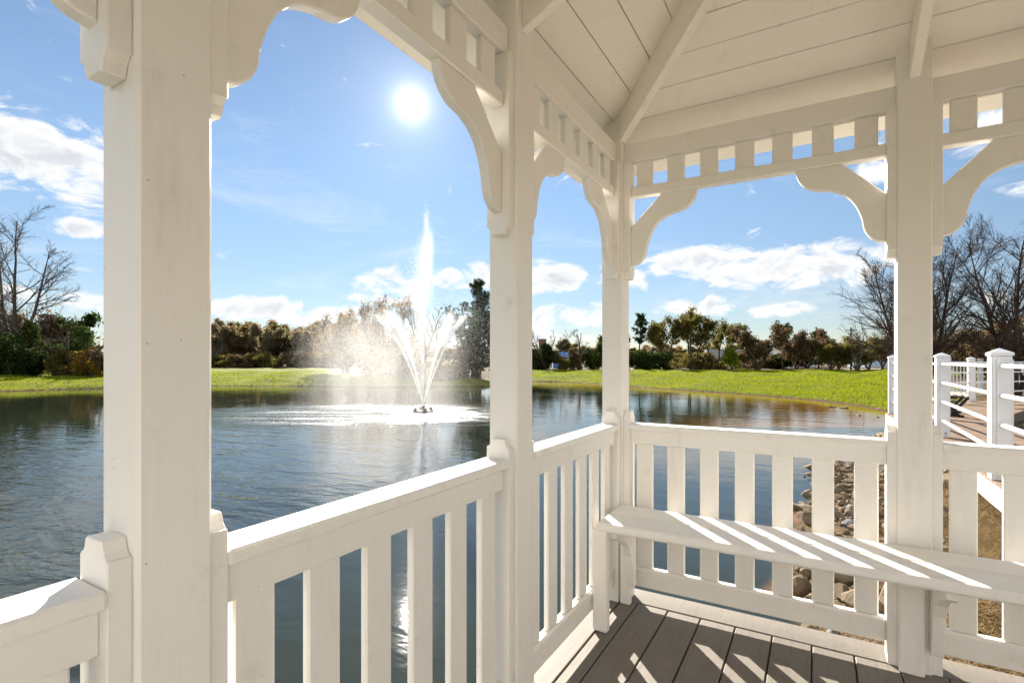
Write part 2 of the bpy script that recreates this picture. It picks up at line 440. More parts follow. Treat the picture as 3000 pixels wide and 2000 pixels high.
# floor
def floor_paint():
    m, g, b = new_mat('floor_paint')
    geo = g.new('ShaderNodeNewGeometry'); P = geo.outputs['Position']; rnd = obj_rand(g)
    mp = g.new('ShaderNodeMapping'); mp.inputs['Rotation'].default_value = (0, 0, YAW); g.l.new(P, mp.inputs[0]); Q = mp.outputs[0]
    grain = g.noise(g.vm('MULTIPLY', Q, (55, 4, 30)), 1.0, 5, 0.65); big = g.noise(P, 2.2, 4, 0.6)
    c = g.mix(g.m('ADD', g.m('MULTIPLY', g.m('SUBTRACT', rnd, 0.5), 0.3), big), (0.150, 0.132, 0.110, 1), (0.225, 0.200, 0.168, 1))
    c = g.mix(g.m('MULTIPLY', g.ss(grain, 0.45, 0.80), 0.6), c, (0.115, 0.095, 0.075, 1))
    sp = g.m('MAXIMUM', g.ss(g.noise(P, 55, 3, 0.7), 0.67, 0.75), g.m('MULTIPLY', g.ss(g.noise(P, 4.5, 5, 0.75), 0.56, 0.72), 0.35))
    c = g.mix(g.m('MULTIPLY', sp, 0.7), c, (0.06, 0.045, 0.035, 1))
    g.l.new(c, b.inputs['Base Color']); b.inputs['Roughness'].default_value = 0.62; b.inputs['Specular IOR Level'].default_value = 0.3
    bp = g.new('ShaderNodeBump'); bp.inputs['Strength'].default_value = 0.4; bp.inputs['Distance'].default_value = 0.002
    g.l.new(g.m('ADD', grain, sp), bp.inputs['Height']); g.l.new(bp.outputs[0], b.inputs['Normal'])
    return m
M_FLOOR = floor_paint()
m, g, bs = new_mat('treated_timber'); bs.inputs['Roughness'].default_value = 0.85
g.l.new(g.mix(g.noise(None, 9, 5), (0.09, 0.065, 0.045, 1), (0.20, 0.15, 0.10, 1)), bs.inputs['Base Color']); M_TIMBER = m
bI0, bI1, aI0, aI1 = -0.880, B1 - 0.045, A0 + 0.045, 2.624
bE0, bE1, aE0, aE1 = -1.045, B1 + 0.115, A0 - 0.115, 2.790
sub = gpart('floor_frame', cbox(bE1 - bE0 - .06, aE1 - aE0 - .06, 0.16, 0.004), M_TIMBER, GAZ, ((bE0 + bE1) / 2, (aE0 + aE1) / 2, -0.032 - 0.08))
b = bI0; js = [bI0] + [-0.638 + 0.1553 * i for i in range(-1, 30) if bI0 + 0.05 < -0.638 + 0.1553 * i < bI1 - 0.05] + [bI1]
for p, q in zip(js[:-1], js[1:]):
    gpart('floor_board', cbox(q - p - 0.006, aI1 - aI0 - 0.008, 0.03, 0.003), M_FLOOR, sub, ((p + q) / 2, (aI0 + aI1) / 2, -0.015 + rng.uniform(-.001, .0008)))
for (p, q, r, s) in ((bE0, bI0, aE0, aE1), (bI1, bE1, aE0, aE1)):
    gpart('floor_board', cbox(q - p - .006, s - r, 0.03, 0.004), M_FLOOR, sub, ((p + q) / 2, (r + s) / 2, -0.0145))
for (r, s) in ((aE0, aI0), (aI1, aE1)):
    gpart('floor_board', cbox(bI1 - bI0 - .006, s - r - .006, 0.03, 0.004), M_FLOOR, sub, ((bI0 + bI1) / 2, (r + s) / 2, -0.0145))
for (p, q, r, s) in ((bE0 - .004, bE0 + .024, aE0, aE1), (bE1 - .024, bE1 + .004, aE0, aE1), (bE0 + .03, bE1 - .03, aE0 - .004, aE0 + .024), (bE0 + .03, bE1 - .03, aE1 - .024, aE1 + .004)):
    gpart('rim_board', cbox(q - p, s - r, 0.20, 0.004), M_PAINT, sub, ((p + q) / 2, (r + s) / 2, -0.032 - 0.10))
for bb in (B0, GC[0], B1):
    for aa in (A0, GC[1], A1):
        gpart('pile', cbox(0.2, 0.2, 2.0, 0.02), M_TIMBER, sub, (bb, aa, -1.20))

# the bench along the railing
bx, by = g2w(0.35, 2.42)
BEN = tag(empty('bench', (bx, by, 0), -YAW), 'white slatted wooden bench built against the gazebo railing, striped by sunlight', 'bench')
_gl[BEN] = (0.35, 2.42, 0.0)
SB0, SB1 = -0.868, 1.53
def bull(a0, a1, z0, z1, front):
    r = 0.014; pol = []
    if front:
        pol = [(a1, z0), (a1, z1), (a0 + r * 1.6, z1), (a0 + r * .7, z1 - r * .25), (a0 + r * .15, z1 - r * .9), (a0, z1 - r * 1.8), (a0, z0 + .008), (a0 + .006, z0)]
    else: pol = [(a1, z0), (a1, z1 - .004), (a1 - .004, z1), (a0 + .004, z1), (a0, z1 - .004), (a0, z0)]
    return prism('seat_board', pol, 'x', -(SB1 - SB0) / 2, (SB1 - SB0) / 2, 0.002)
mb = (SB0 + SB1) / 2
for a0, a1, fr in ((2.247, 2.410, True), (2.424, 2.589, False)):
    ac = (a0 + a1) / 2
    gpart('seat_board', bull(a0 - ac, a1 - ac, -.021, .021, fr), M_PAINT, BEN, (mb, ac, 0.485))
gpart('leg', cbox(0.070, 0.042, 0.461, 0.006), M_PAINT, BEN, (-0.859, 2.270, 0.2325))
curve = [(2.604, 0.10), (2.604, 0.4625), (2.30, 0.4625), (2.30, 0.425), (2.345, 0.402), (2.42, 0.375), (2.48, 0.33), (2.52, 0.27), (2.535, 0.21), (2.55, 0.15), (2.565, 0.10)]
for bb in (-0.815, 0.405, 1.45):
    me = prism('brace', [(p[0] - 2.42, p[1]) for p in curve], 'x', -0.02, 0.02, 0.003)
    gpart('brace', me, M_PAINT, BEN, (bb, 2.42, 0))
for bb in (0.328, 1.52):
    gpart('leg', cbox(0.082, 0.036, 0.46, 0.005), M_PAINT, BEN, (bb, 2.589, 0.231))
for bb in (0.372, 1.48): gpart('cleat', cbox(0.10, 0.04, 0.062, 0.004), M_PAINT, BEN, (bb, 2.46, 0.432))
gpart('cleat', cbox(0.052, 0.036, 0.46, 0.005), M_PAINT, BEN, (-0.845, 2.589, 0.231))
# ------------------------------------------------------------------ pond, lawn, banks
WZ = -0.70                                       # water level
def at(px, Y): return (px - 1500.0) / FPX * Y    # sideways position of a bearing at a distance
def shore(px, py):
    Y = FPX * (EYE - WZ) / (py - 1055.5); return (at(px, Y), Y)
POND = [(-46, 27), shore(0, 1147), shore(150, 1142), shore(298, 1138), shore(450, 1134), shore(625, 1131), shore(780, 1131), shore(950, 1132), shore(1100, 1134), shore(1250, 1134), shore(1436, 1132), shore(1500, 1125),
        shore(1562, 1118), shore(1640, 1119), shore(1700, 1121.5), shore(1768, 1126), shore(1845, 1133), shore(1920, 1138), shore(1998, 1143), shore(2090, 1149), shore(2189, 1156), shore(2310, 1166), shore(2423, 1177), shore(2510, 1189), shore(2584, 1203),
        (14.9, 18.6), (13.9, 16.2), (11.6, 14.2), (9.2, 12.9), (7.4, 11.3), shore(2440, 1367), shore(2437, 1411), shore(2370, 1478), shore(2330, 1537), (2.85, 5.3), shore(2315, 1728), (2.0, 3.4), (1.7, 2.2), (1.5, 0.8), (1.2, -2.0), (0.6, -7), (-4, -15), (-20, -22), (-42, -14), (-52, 8)]
PP = np.array(POND, dtype=np.float64)
def pond_sd(x, y):
    """signed distance to the shore line, positive on land"""
    x = np.asarray(x, float); y = np.asarray(y, float)
    best = np.full(x.shape, 1e9); ins = np.zeros(x.shape, bool)
    n = len(PP)
    for i in range(n):
        (x0, y0), (x1, y1) = PP[i], PP[(i + 1) % n]
        dx, dy = x1 - x0, y1 - y0; t = np.clip(((x - x0) * dx + (y - y0) * dy) / (dx * dx + dy * dy), 0, 1)
        best = np.minimum(best, (x - x0 - t * dx) ** 2 + (y - y0 - t * dy) ** 2)
        cr = ((y0 > y) != (y1 > y)) & (x < (x1 - x0) * (y - y0) / (y1 - y0 + 1e-12) + x0); ins ^= cr
    d = np.sqrt(best); return np.where(ins, -d, d)
_rs = np.random.RandomState(3)
_wv = [(_rs.uniform(0.15, 1.4), _rs.uniform(0, 6.28), _rs.uniform(0, 6.28)) for _ in range(14)]
def bumps(x, y):
    z = 0
    for f_, a_, p_ in _wv: z = z + np.sin((x * math.cos(a_) + y * math.sin(a_)) * f_ * 1.7 + p_) * 0.040 / (0.6 + f_)
    return z
def near_bank(x, y):
    """1 by the stony bank beside the gazebo, 0 on the mown lawns"""
    return np.clip(1.0 - np.clip((y - 10.5 - np.maximum(0, (x - 6)) * 0.55) / 3.0, 0, 1), 0, 1) * (x > -1.5)
def land_z(x, y):
    d = pond_sd(x, y); nb = near_bank(x, y)
    wob = bumps(x, y)
    lawn = WZ + 0.10 * np.clip(d / 0.35, 0, 1) + 0.62 * (1 - np.exp(-np.maximum(d, 0) / 5.5)) + wob * np.clip(d / 2, 0, 1)
    lawn = lawn - 0.02 * np.clip(d, 0, 1)
    bank = WZ + 0.02 + 0.68 * (1 - np.exp(-np.maximum(d, 0) / 2.6)) + wob * 1.6 * np.clip(d / 1, 0, 1)
    up = np.where(d > 0, nb * bank + (1 - nb) * lawn, 0)
    down = WZ - 0.9 * (1 - np.exp(np.minimum(d, 0) * 0.35)) - 0.03
    return np.where(d > 0, up, down)
def axis(lo, hi, segs):
    out = []
    for a, b, st in segs: out.append(np.arange(a, b, st))
    return np.unique(np.round(np.concatenate(out + [[hi]]), 3))
gxs = axis(-2500, 2500, [(-2500, -300, 220), (-300, -60, 12), (-60, -14, 0.9), (-14, -1, 0.6), (-1, 9.5, 0.16), (9.5, 30, 0.45), (30, 80, 1.5), (80, 320, 14), (320, 2500, 220)])
gys = axis(-400, 4000, [(-400, -30, 40), (-30, 2, 1.0), (2, 13, 0.16), (13, 50, 0.42), (50, 90, 1.2), (90, 320, 14), (320, 4000, 230)])
GX, GY = np.meshgrid(gxs, gys); GZ = land_z(GX, GY)
nx, ny = len(gxs), len(gys)
V = np.stack([GX, GY, GZ], -1).reshape(-1, 3)
ii = (np.arange(ny - 1)[:, None] * nx + np.arange(nx - 1)[None, :]).ravel()
me = mesh_np('ground', V, np.stack([ii, ii + 1, ii + nx + 1, ii + nx], 1), smooth=True)
sd = pond_sd(V[:, 0], V[:, 1]); nb = near_bank(V[:, 0], V[:, 1])
def attr(me, name, arr):
    a = me.attributes.new(name, 'FLOAT', 'POINT'); a.data.foreach_set('value', np.asarray(arr, np.float32))
# cover: 0 lawn, 1 bare straw and leaf litter
wood = np.clip((V[:, 1] - (66 + 0 * V[:, 0])) / 3, 0, 1) * (V[:, 0] > 0) + np.clip((V[:, 1] - np.where(V[:, 0] < -0.72 * V[:, 1], 47, 83)) / 3, 0, 1) * (V[:, 0] < -10) + np.clip((V[:, 1] - 46) / 2, 0, 1) * ((V[:, 0] > -10) & (V[:, 0] < -1.2))
wd = V[:, 0] - 9.5 - (V[:, 1] - 10) * 0.75
walk = np.clip(wd / 2.0, 0, 1) * np.clip((10 - wd) / 4, 0, 1) * (V[:, 1] < 40)
attr(me, 'cover', np.clip(np.maximum.reduce([wood, nb, walk]), 0, 1)); attr(me, 'shore', sd)
def ground_mat():
    m, g, b = new_mat('ground')
    geo = g.new('ShaderNodeNewGeometry'); P = geo.outputs['Position']
    cov = g.new('ShaderNodeAttribute'); cov.attribute_name = 'cover'; sh = g.new('ShaderNodeAttribute'); sh.attribute_name = 'shore'
    n1 = g.noise(P, 0.35, 5, 0.6); n2 = g.noise(P, 3.0, 5, 0.65); n3 = g.noise(P, 24.0, 3, 0.6)
    grass = g.mix(g.ss(n1, 0.3, 0.7), (0.12, 0.155, 0.010, 1), (0.18, 0.185, 0.014, 1))
    grass = g.mix(g.m('MULTIPLY', g.ss(n2, 0.5, 0.8), 0.5), grass, (0.08, 0.115, 0.010, 1))
    grass = g.mix(g.m('MULTIPLY', g.ss(n3, 0.45, 0.8), 0.4), grass, (0.21, 0.19, 0.03, 1))
    straw = g.mix(g.ss(n2, 0.35, 0.7), (0.075, 0.050, 0.030, 1), (0.17, 0.12, 0.068, 1))
    straw = g.mix(g.m('MULTIPLY', g.ss(n3, 0.5, 0.8), 0.6), straw, (0.06, 0.042, 0.028, 1))
    grass = g.mix(g.m('MULTIPLY', g.ss(g.noise(P, 0.11, 4, 0.6), 0.5, 0.7), 0.55), grass, (0.075, 0.125, 0.012, 1))
    c = g.mix(g.ss(g.m('ADD', cov.outputs['Fac'], g.m('MULTIPLY', g.m('SUBTRACT', n2, 0.5), 0.5)), 0.35, 0.65), grass, straw)
    mud = g.ss(g.m('ADD', sh.outputs['Fac'], g.m('MULTIPLY', g.m('SUBTRACT', n3, 0.5), 0.25)), 0.30, 0.05)
    c = g.mix(mud, c, (0.09, 0.058, 0.030, 1))
    g.l.new(c, b.inputs['Base Color']); b.inputs['Roughness'].default_value = 0.95; b.inputs['Specular IOR Level'].default_value = 0.1
    bp = g.new('ShaderNodeBump'); bp.inputs['Strength'].default_value = 0.7; bp.inputs['Distance'].default_value = 0.08
    g.l.new(g.m('ADD', n2, n3), bp.inputs['Height']); g.l.new(bp.outputs[0], b.inputs['Normal'])
    return m
tag(link('ground', me, ground_mat()), 'mown green lawn with leaf litter and a bare bank round the pond', kind='structure')

# water
FOX, FOY = at(1240, FPX * (EYE - WZ) / 151.0), FPX * (EYE - WZ) / 151.0          # the fountain on the water
wxs = axis(-56, 20, [(-56, -14, 1.0), (-14, 8, 0.4), (8, 20, 0.5)]); wys = axis(-26, 52, [(-26, 0, 1.0), (0, 52, 0.4)])
WX, WY = np.meshgrid(wxs, wys); nx, ny = len(wxs), len(wys)
V = np.stack([WX, WY, np.full(WX.shape, WZ)], -1).reshape(-1, 3)
sdw = pond_sd(V[:, 0], V[:, 1])
ii = (np.arange(ny - 1)[:, None] * nx + np.arange(nx - 1)[None, :]).ravel()
q = np.stack([ii, ii + 1, ii + nx + 1, ii + nx], 1)
keep = (sdw[q].min(1) < 0.35)
q = q[keep]; used = np.unique(q); remap = np.full(len(V), -1); remap[used] = np.arange(len(used))
me = mesh_np('water', V[used], remap[q], smooth=True)
vw = V[used]; wide = np.where((vw[:, 1] > 15) & (vw[:, 0] > 1.0), 8.5, np.where(vw[:, 1] > 25, 2.0, 0.05))
attr(me, 'shore', np.clip(1 + sdw[used] / wide, 0, 1.2))
def water_mat():
    m, g, b = new_mat('pond_water')
    geo = g.new('ShaderNodeNewGeometry'); P = geo.outputs['Position']
    sh = g.new('ShaderNodeAttribute'); sh.attribute_name = 'shore'
    shallow = g.ss(g.m('ADD', sh.outputs['Fac'], g.m('MULTIPLY', g.m('SUBTRACT', g.noise(P, 0.5, 3), 0.5), 0.35)), 0.15, 0.95)
    c = g.mix(shallow, (0.021, 0.026, 0.017, 1), (0.20, 0.098, 0.018, 1))
    g.l.new(c, b.inputs['Base Color'])
    b.inputs['IOR'].default_value = 1.345
    # rain of the fountain roughens the water where it lands
    sp = g.new('ShaderNodeSeparateXYZ'); g.l.new(P, sp.inputs[0])
    wob = g.m('MULTIPLY', g.m('SUBTRACT', g.noise(P, 0.35, 4), 0.5), 4.5)
    dx = g.m('MULTIPLY', g.m('SUBTRACT', sp.outputs[0], FOX - 2.3), 1 / 6.6); dy = g.m('MULTIPLY', g.m('SUBTRACT', sp.outputs[1], FOY - 0.6), 1 / 4.6)
    r = g.m('SQRT', g.m('ADD', g.m('MULTIPLY', dx, dx), g.m('MULTIPLY', dy, dy)))
    streak = g.noise(g.vm('MULTIPLY', P, (0.30, 1.5, 1)), 1.0, 5, 0.65, 0.5)
    rain = g.m('MULTIPLY', g.ss(g.m('ADD', r, g.m('MULTIPLY', wob, 0.10)), 1.12, 0.60), g.ss(streak, 0.41, 0.60, 0.0, 0.85))
    g.put(b.inputs['Roughness'], g.m('ADD', 0.025, g.m('MULTIPLY', rain, 0.30)))
    b.inputs['Specular IOR Level'].default_value = 0.5
    # wind ripples: long low swell, short chop, finer ripple
    mp = g.new('ShaderNodeMapping'); mp.inputs['Rotation'].default_value = (0, 0, radians(24)); g.l.new(P, mp.inputs[0])
    r1 = g.noise(g.vm('MULTIPLY', mp.outputs[0], (0.8, 2.6, 1)), 1.0, 3, 0.5, 0.6)
    r2 = g.noise(g.vm('MULTIPLY', P, (3.0, 6.5, 1)), 1.0, 3, 0.55, 0.4)
    r3 = g.noise(P, 15.0, 2, 0.5)
    h = g.m('ADD', g.m('MULTIPLY', r1, 0.034), g.m('ADD', g.m('MULTIPLY', r2, 0.010), g.m('MULTIPLY', r3, 0.0018)))
    calm = g.ss(g.noise(P, 0.16, 3), 0.38, 0.62, 0.55, 1.15)
    windy = g.m('ADD', 0.22, g.m('MULTIPLY', g.m('MULTIPLY', g.ss(sp.outputs[0], -0.9, -3.2), g.ss(sp.outputs[1], 17, 6)), 1.35))
    h = g.m('MULTIPLY', h, g.m('MULTIPLY', calm, windy))
    rr = g.noise(P, 9.0, 2, 0.6)
    h = g.m('ADD', h, g.m('MULTIPLY', g.m('MULTIPLY', rr, rain), 0.034))
    bp = g.new('ShaderNodeBump'); bp.inputs['Strength'].default_value = 1.0; bp.inputs['Distance'].default_value = 1.0
    g.l.new(h, bp.inputs['Height']); g.l.new(bp.outputs[0], b.inputs['Normal'])
    return m
tag(link('water', me, water_mat()), 'dark rippled pond water', kind='structure')
# ------------------------------------------------------------------ trees
def unit(v): return v / np.maximum(np.linalg.norm(v, axis=-1, keepdims=True), 1e-9)
def perp(d, rs):
    r = rs.normal(size=d.shape); return unit(r - (r * d).sum(-1, keepdims=True) * d)
def grow(rs, base, dr, L, r, K, jit, trop, tip=0.35):
    """a batch of limbs: (N,3) bases and directions -> points (N,K,3), radii (N,K)"""
    N = len(base); pts = np.zeros((N, K, 3)); pts[:, 0] = base; d = dr.copy()
    for k in range(1, K):
        d = unit(d + rs.normal(size=(N, 3)) * jit + np.array([0, 0, 1.0]) * (trop if np.isscalar(trop) else trop[:, None]))
        pts[:, k] = pts[:, k - 1] + d * (L / (K - 1))[:, None]
    rad = r[:, None] * (1 - (1 - tip) * np.linspace(0, 1, K))[None, :]
    return pts, rad
def sprout(rs, pts, rad, L, n, smin, smax, ang, ang_j, ratio, rr, fall=0.5):
    """children along each limb"""
    N, K, _ = pts.shape
    s = smin + (smax - smin) * (np.arange(n)[None, :] + rs.uniform(0, 1, (N, n))) / n
    f = s * (K - 1); i = np.minimum(f.astype(int), K - 2); t = (f - i)[..., None]
    I = np.arange(N)[:, None]
    p = pts[I, i] * (1 - t) + pts[I, i + 1] * t; d = unit(pts[I, i + 1] - pts[I, i])
    rp = rad[I, i] * (1 - t[..., 0]) + rad[I, i + 1] * t[..., 0]
    d = d.reshape(-1, 3); a = rs.normal(ang, ang_j, len(d)); q = perp(d, rs)
    dn = unit(d * np.cos(a)[:, None] + q * np.sin(a)[:, None])
    Ln = (L[:, None] * ratio * (1 - fall * s) * rs.uniform(0.7, 1.25, s.shape)).ravel()
    return p.reshape(-1, 3), dn, Ln, (rp * rr).ravel()
def tubes(parts, sides):
    Vs, Fs, off = [], [], 0
    for (pts, rad), n in zip(parts, sides):
        N, K, _ = pts.shape
        d = np.gradient(pts, axis=1); d = unit(d)
        up = np.where(np.abs(d[..., 2:3]) > 0.9, np.array([1.0, 0, 0]), np.array([0, 0, 1.0]))
        u = unit(np.cross(up, d)); w = np.cross(d, u)
        th = np.arange(n) * 2 * pi / n
        ring = pts[:, :, None, :] + rad[:, :, None, None] * (np.cos(th)[None, None, :, None] * u[:, :, None, :] + np.sin(th)[None, None, :, None] * w[:, :, None, :])
        Vs.append(ring.reshape(-1, 3))
        b = (np.arange(N)[:, None, None] * K + np.arange(K - 1)[None, :, None]) * n; j = np.arange(n)[None, None, :]; j2 = (j + 1) % n
        Fs.append(np.stack([b + j, b + j2, b + n + j2, b + n + j], -1).reshape(-1, 4) + off); off += N * K * n
    return np.concatenate(Vs), np.concatenate(Fs)
def leaf_quads(rs, c, size, stretch=1.6, droop=0.0):
    """rhombic leaf faces at the points c"""
    N = len(c); a = unit(rs.normal(size=(N, 3)) + np.array([0, 0, -droop])); b = perp(a, rs)
    s = (size * rs.uniform(0.6, 1.35, N))[:, None]
    V = np.stack([c - a * s * stretch / 2, c + b * s * 0.42, c + a * s * stretch / 2, c - b * s * 0.42], 1).reshape(-1, 3)
    return V, np.arange(4 * N).reshape(N, 4)
def leaf_mat(name, c1, c2, c3, trans=0.45):
    m = bpy.data.materials.new(name); m.use_nodes = True; g = NT(m.node_tree); g.n.clear()
    out = g.new('ShaderNodeOutputMaterial'); geo = g.new('ShaderNodeNewGeometry'); P = geo.outputs['Position']
    ri = geo.outputs['Random Per Island']; n = g.noise(P, 0.9, 3)
    c = g.mix(ri, c1 + (1,), c2 + (1,)); c = g.mix(g.m('MULTIPLY', g.ss(n, 0.45, 0.7), 0.7), c, c3 + (1,))
    df = g.new('ShaderNodeBsdfDiffuse'); tr = g.new('ShaderNodeBsdfTranslucent'); mx = g.new('ShaderNodeMixShader'); mx.inputs[0].default_value = trans
    g.l.new(c, df.inputs[0]); g.l.new(c, tr.inputs[0]); g.l.new(df.outputs[0], mx.inputs[1]); g.l.new(tr.outputs[0], mx.inputs[2]); g.l.new(mx.outputs[0], out.inputs[0])
    return m
def bark(name, c1, c2):
    m, g, b = new_mat(name); geo = g.new('ShaderNodeNewGeometry')
    g.l.new(g.mix(g.noise(geo.outputs['Position'], 5, 4, 0.7), c1 + (1,), c2 + (1,)), b.inputs['Base Color']); b.inputs['Roughness'].default_value = 0.9; b.inputs['Specular IOR Level'].default_value = 0.15
    return m
BK_GREY = bark('grey_bark', (0.055, 0.045, 0.038), (0.12, 0.10, 0.085)); BK_BROWN = bark('brown_bark', (0.05, 0.034, 0.022), (0.11, 0.08, 0.055)); BK_BIRCH = bark('birch_bark', (0.035, 0.026, 0.022), (0.085, 0.060, 0.045))
LF_OLIVE = leaf_mat('olive_leaves', (0.095, 0.105, 0.026), (0.16, 0.135, 0.036), (0.18, 0.115, 0.036), 0.55)
LF_GREEN = leaf_mat('dark_green_leaves', (0.022, 0.042, 0.012), (0.050, 0.075, 0.020), (0.065, 0.075, 0.018))
LF_PINE = leaf_mat('pine_needles', (0.020, 0.042, 0.014), (0.045, 0.070, 0.024), (0.060, 0.075, 0.022), 0.3)
LF_BROWN = leaf_mat('brown_leaves', (0.115, 0.080, 0.044), (0.165, 0.115, 0.062), (0.095, 0.072, 0.040), 0.5)
LF_TAN = leaf_mat('tan_leaves', (0.22, 0.16, 0.085), (0.28, 0.20, 0.10), (0.17, 0.115, 0.055), 0.5)
LF_HAZE = leaf_mat('haze_paled_leaves', (0.22, 0.185, 0.11), (0.28, 0.215, 0.12), (0.18, 0.16, 0.075), 0.6)  # far-wood leaves, distant haze painted in as a paler colour
LF_LIME = leaf_mat('lime_leaves', (0.16, 0.23, 0.02), (0.26, 0.28, 0.03), (0.12, 0.20, 0.02), 0.55)
LF_GOLD = leaf_mat('golden_leaves', (0.26, 0.15, 0.02), (0.34, 0.20, 0.03), (0.20, 0.10, 0.02), 0.55)

def bare(seed, H, stems=1, lean=0.0, spread=0.5, r0=0.16, dense=1.0, droop=0.0, lv=(7, 6, 6), twig=0.012, split=0.45, crown_at=0.25, up=0.08):
    """leafless tree: returns limb mesh and twig mesh"""
    rs = np.random.RandomState(seed)
    base = np.zeros((stems, 3)); base[:, :2] = rs.normal(0, 0.12, (stems, 2)) * (stems > 1)
    az = np.linspace(0, 2 * pi, stems, endpoint=False) + rs.uniform(0, 6)
    dr = unit(np.stack([np.cos(az) * split * (stems > 1) + lean, np.sin(az) * split * (stems > 1), np.ones(stems)], 1))
    L = H * rs.uniform(0.82, 1.0, stems); r = np.full(stems, r0)
    t0 = grow(rs, base, dr, L, r, 9, 0.05, up * 0.6, 0.12)
    n1 = max(3, int(lv[0] * dense)); c = sprout(rs, *t0, L, n1, crown_at, 0.97, spread * 1.15, 0.18, 0.46, 0.55, 0.62)
    t1 = grow(rs, c[0], c[1], c[2], c[3], 7, 0.10, up - droop * 0.5, 0.22)
    c2 = sprout(rs, *t1, c[2], max(3, int(lv[1] * dense)), 0.12, 1.0, 0.62, 0.2, 0.42, 0.55, 0.45)
    t2 = grow(rs, c2[0], c2[1], c2[2], np.maximum(c2[3], twig * 0.9), 5, 0.12, up * 0.6 - droop, 0.3)
    c3 = sprout(rs, *t2, c2[2], max(3, int(lv[2] * dense)), 0.1, 1.0, 0.6, 0.25, 0.52, 0.5, 0.35)
    t3 = grow(rs, c3[0], c3[1], c3[2], np.maximum(c3[3] * 0.8, twig * 0.65), 4, 0.13, up * 0.4 - droop * 1.3, 0.4)
    return (tubes([t0, t1], [7, 5]), tubes([t2, t3], [4, 3]), t3, t2)
def cone_mesh(name, vf, smooth=True): return mesh_np(name, vf[0], vf[1], smooth)

TREES = []
def place(name, label, cat, group, X, Y, meshes, rz=0.0, sc=1.0, zoff=-0.05):
    z = float(land_z(np.array([X]), np.array([Y]))[0]) + zoff
    t = tag(empty(name, (X, Y, z), rz), label, cat, group)
    for nm, me, mat in meshes:
        o = link(nm, me, mat, t, scale=(sc, sc, sc) if np.isscalar(sc) else sc)
        if nm in ('twigs', 'stems'): o['kind'] = 'stuff'
    TREES.append(t); return t
_k = {}
def bare_kit(key, bk, **kw):
    if key not in _k:
        a, b, t3, t2 = bare(**kw); _k[key] = [('trunk', cone_mesh('trunk', a), bk), ('crown', cone_mesh('twigs', b), bk)]
    return _k[key]
def leafy_kit(key, bk, lf, n_leaf, size, seed, H, round_top=True, lfdroop=0.0, keep=1.0, **kw):
    if key not in _k:
        a, b, t3, t2 = bare(seed=seed, H=H, **kw)
        rs = np.random.RandomState(seed + 50)
        P = np.concatenate([t3[0][:, 1:].reshape(-1, 3), t2[0][:, 2:].reshape(-1, 3)])
        idx = rs.randint(0, len(P), n_leaf); c = P[idx] + rs.normal(0, 0.10 + size * 0.75, (n_leaf, 3))
        V, F = leaf_quads(rs, c, np.full(n_leaf, size), droop=lfdroop)
        crown = mesh_np('crown', V, F)
        _k[key] = [('trunk', cone_mesh('trunk', a), bk), ('crown', crown, lf), ('twigs', cone_mesh('twigs', b), bk)]
    return _k[key]
def pine_kit(key, seed, H, crown_from=0.45, width=0.20, n_br=34, tufts=9, needle=0.26):
    """tall bare pole with clumped needle tufts above"""
    if key not in _k:
        rs = np.random.RandomState(seed)
        t0 = grow(rs, np.zeros((1, 3)), np.array([[0.02, 0, 1.0]]), np.array([H * 0.97]), np.array([0.013 * H + 0.05]), 12, 0.018, 0.04, 0.15)
        s = np.sort(rs.uniform(crown_from, 1.0, n_br)); i = np.minimum((s * 11).astype(int), 10); fr = (s * 11 - i)[:, None]
        p = t0[0][0, i] * (1 - fr) + t0[0][0, i + 1] * fr
        az = rs.uniform(0, 2 * pi, n_br); u = (s - crown_from) / (1 - crown_from)
        wid = H * width * (0.45 + 0.75 * np.sin(np.clip(u, 0, 1) * pi * 0.86 + 0.45)) * rs.uniform(0.55, 1.15, n_br)
        d = unit(np.stack([np.cos(az), np.sin(az), 0.12 + 0.75 * u], 1))
        t1 = grow(rs, p, d, wid, np.full(n_br, 0.030) + 0.012 * (1 - u), 5, 0.10, 0.10, 0.3)
        pos = t1[0][:, 1:].reshape(-1, 3); wgt = rs.randint(0, len(pos), n_br * tufts)
        cen = pos[wgt] + rs.normal(0, 0.17 * width / 0.2 * H / 10, (len(wgt), 3))
        top = t0[0][0, -1] + rs.normal(0, 0.05 * H * width / 0.2 * 0.6, (16, 3)); cen = np.concatenate([cen, top])
        nn = 22; c = np.repeat(cen, nn, 0); a = unit(rs.normal(size=c.shape) + np.array([0, 0, 0.55]))
        V, F = [], []
        L = needle * rs.uniform(0.7, 1.2, (len(c), 1)); b = perp(a, rs) * 0.032
        V = np.stack([c, c + a * L * 0.5 + b, c + a * L, c + a * L * 0.5 - b], 1).reshape(-1, 3); F = np.arange(4 * len(c)).reshape(-1, 4)
        _k[key] = [('trunk', cone_mesh('trunk', tubes([t0, t1], [7, 4])), BK_BROWN), ('crown', mesh_np('needles', V, F), LF_PINE)]
    return _k[key]
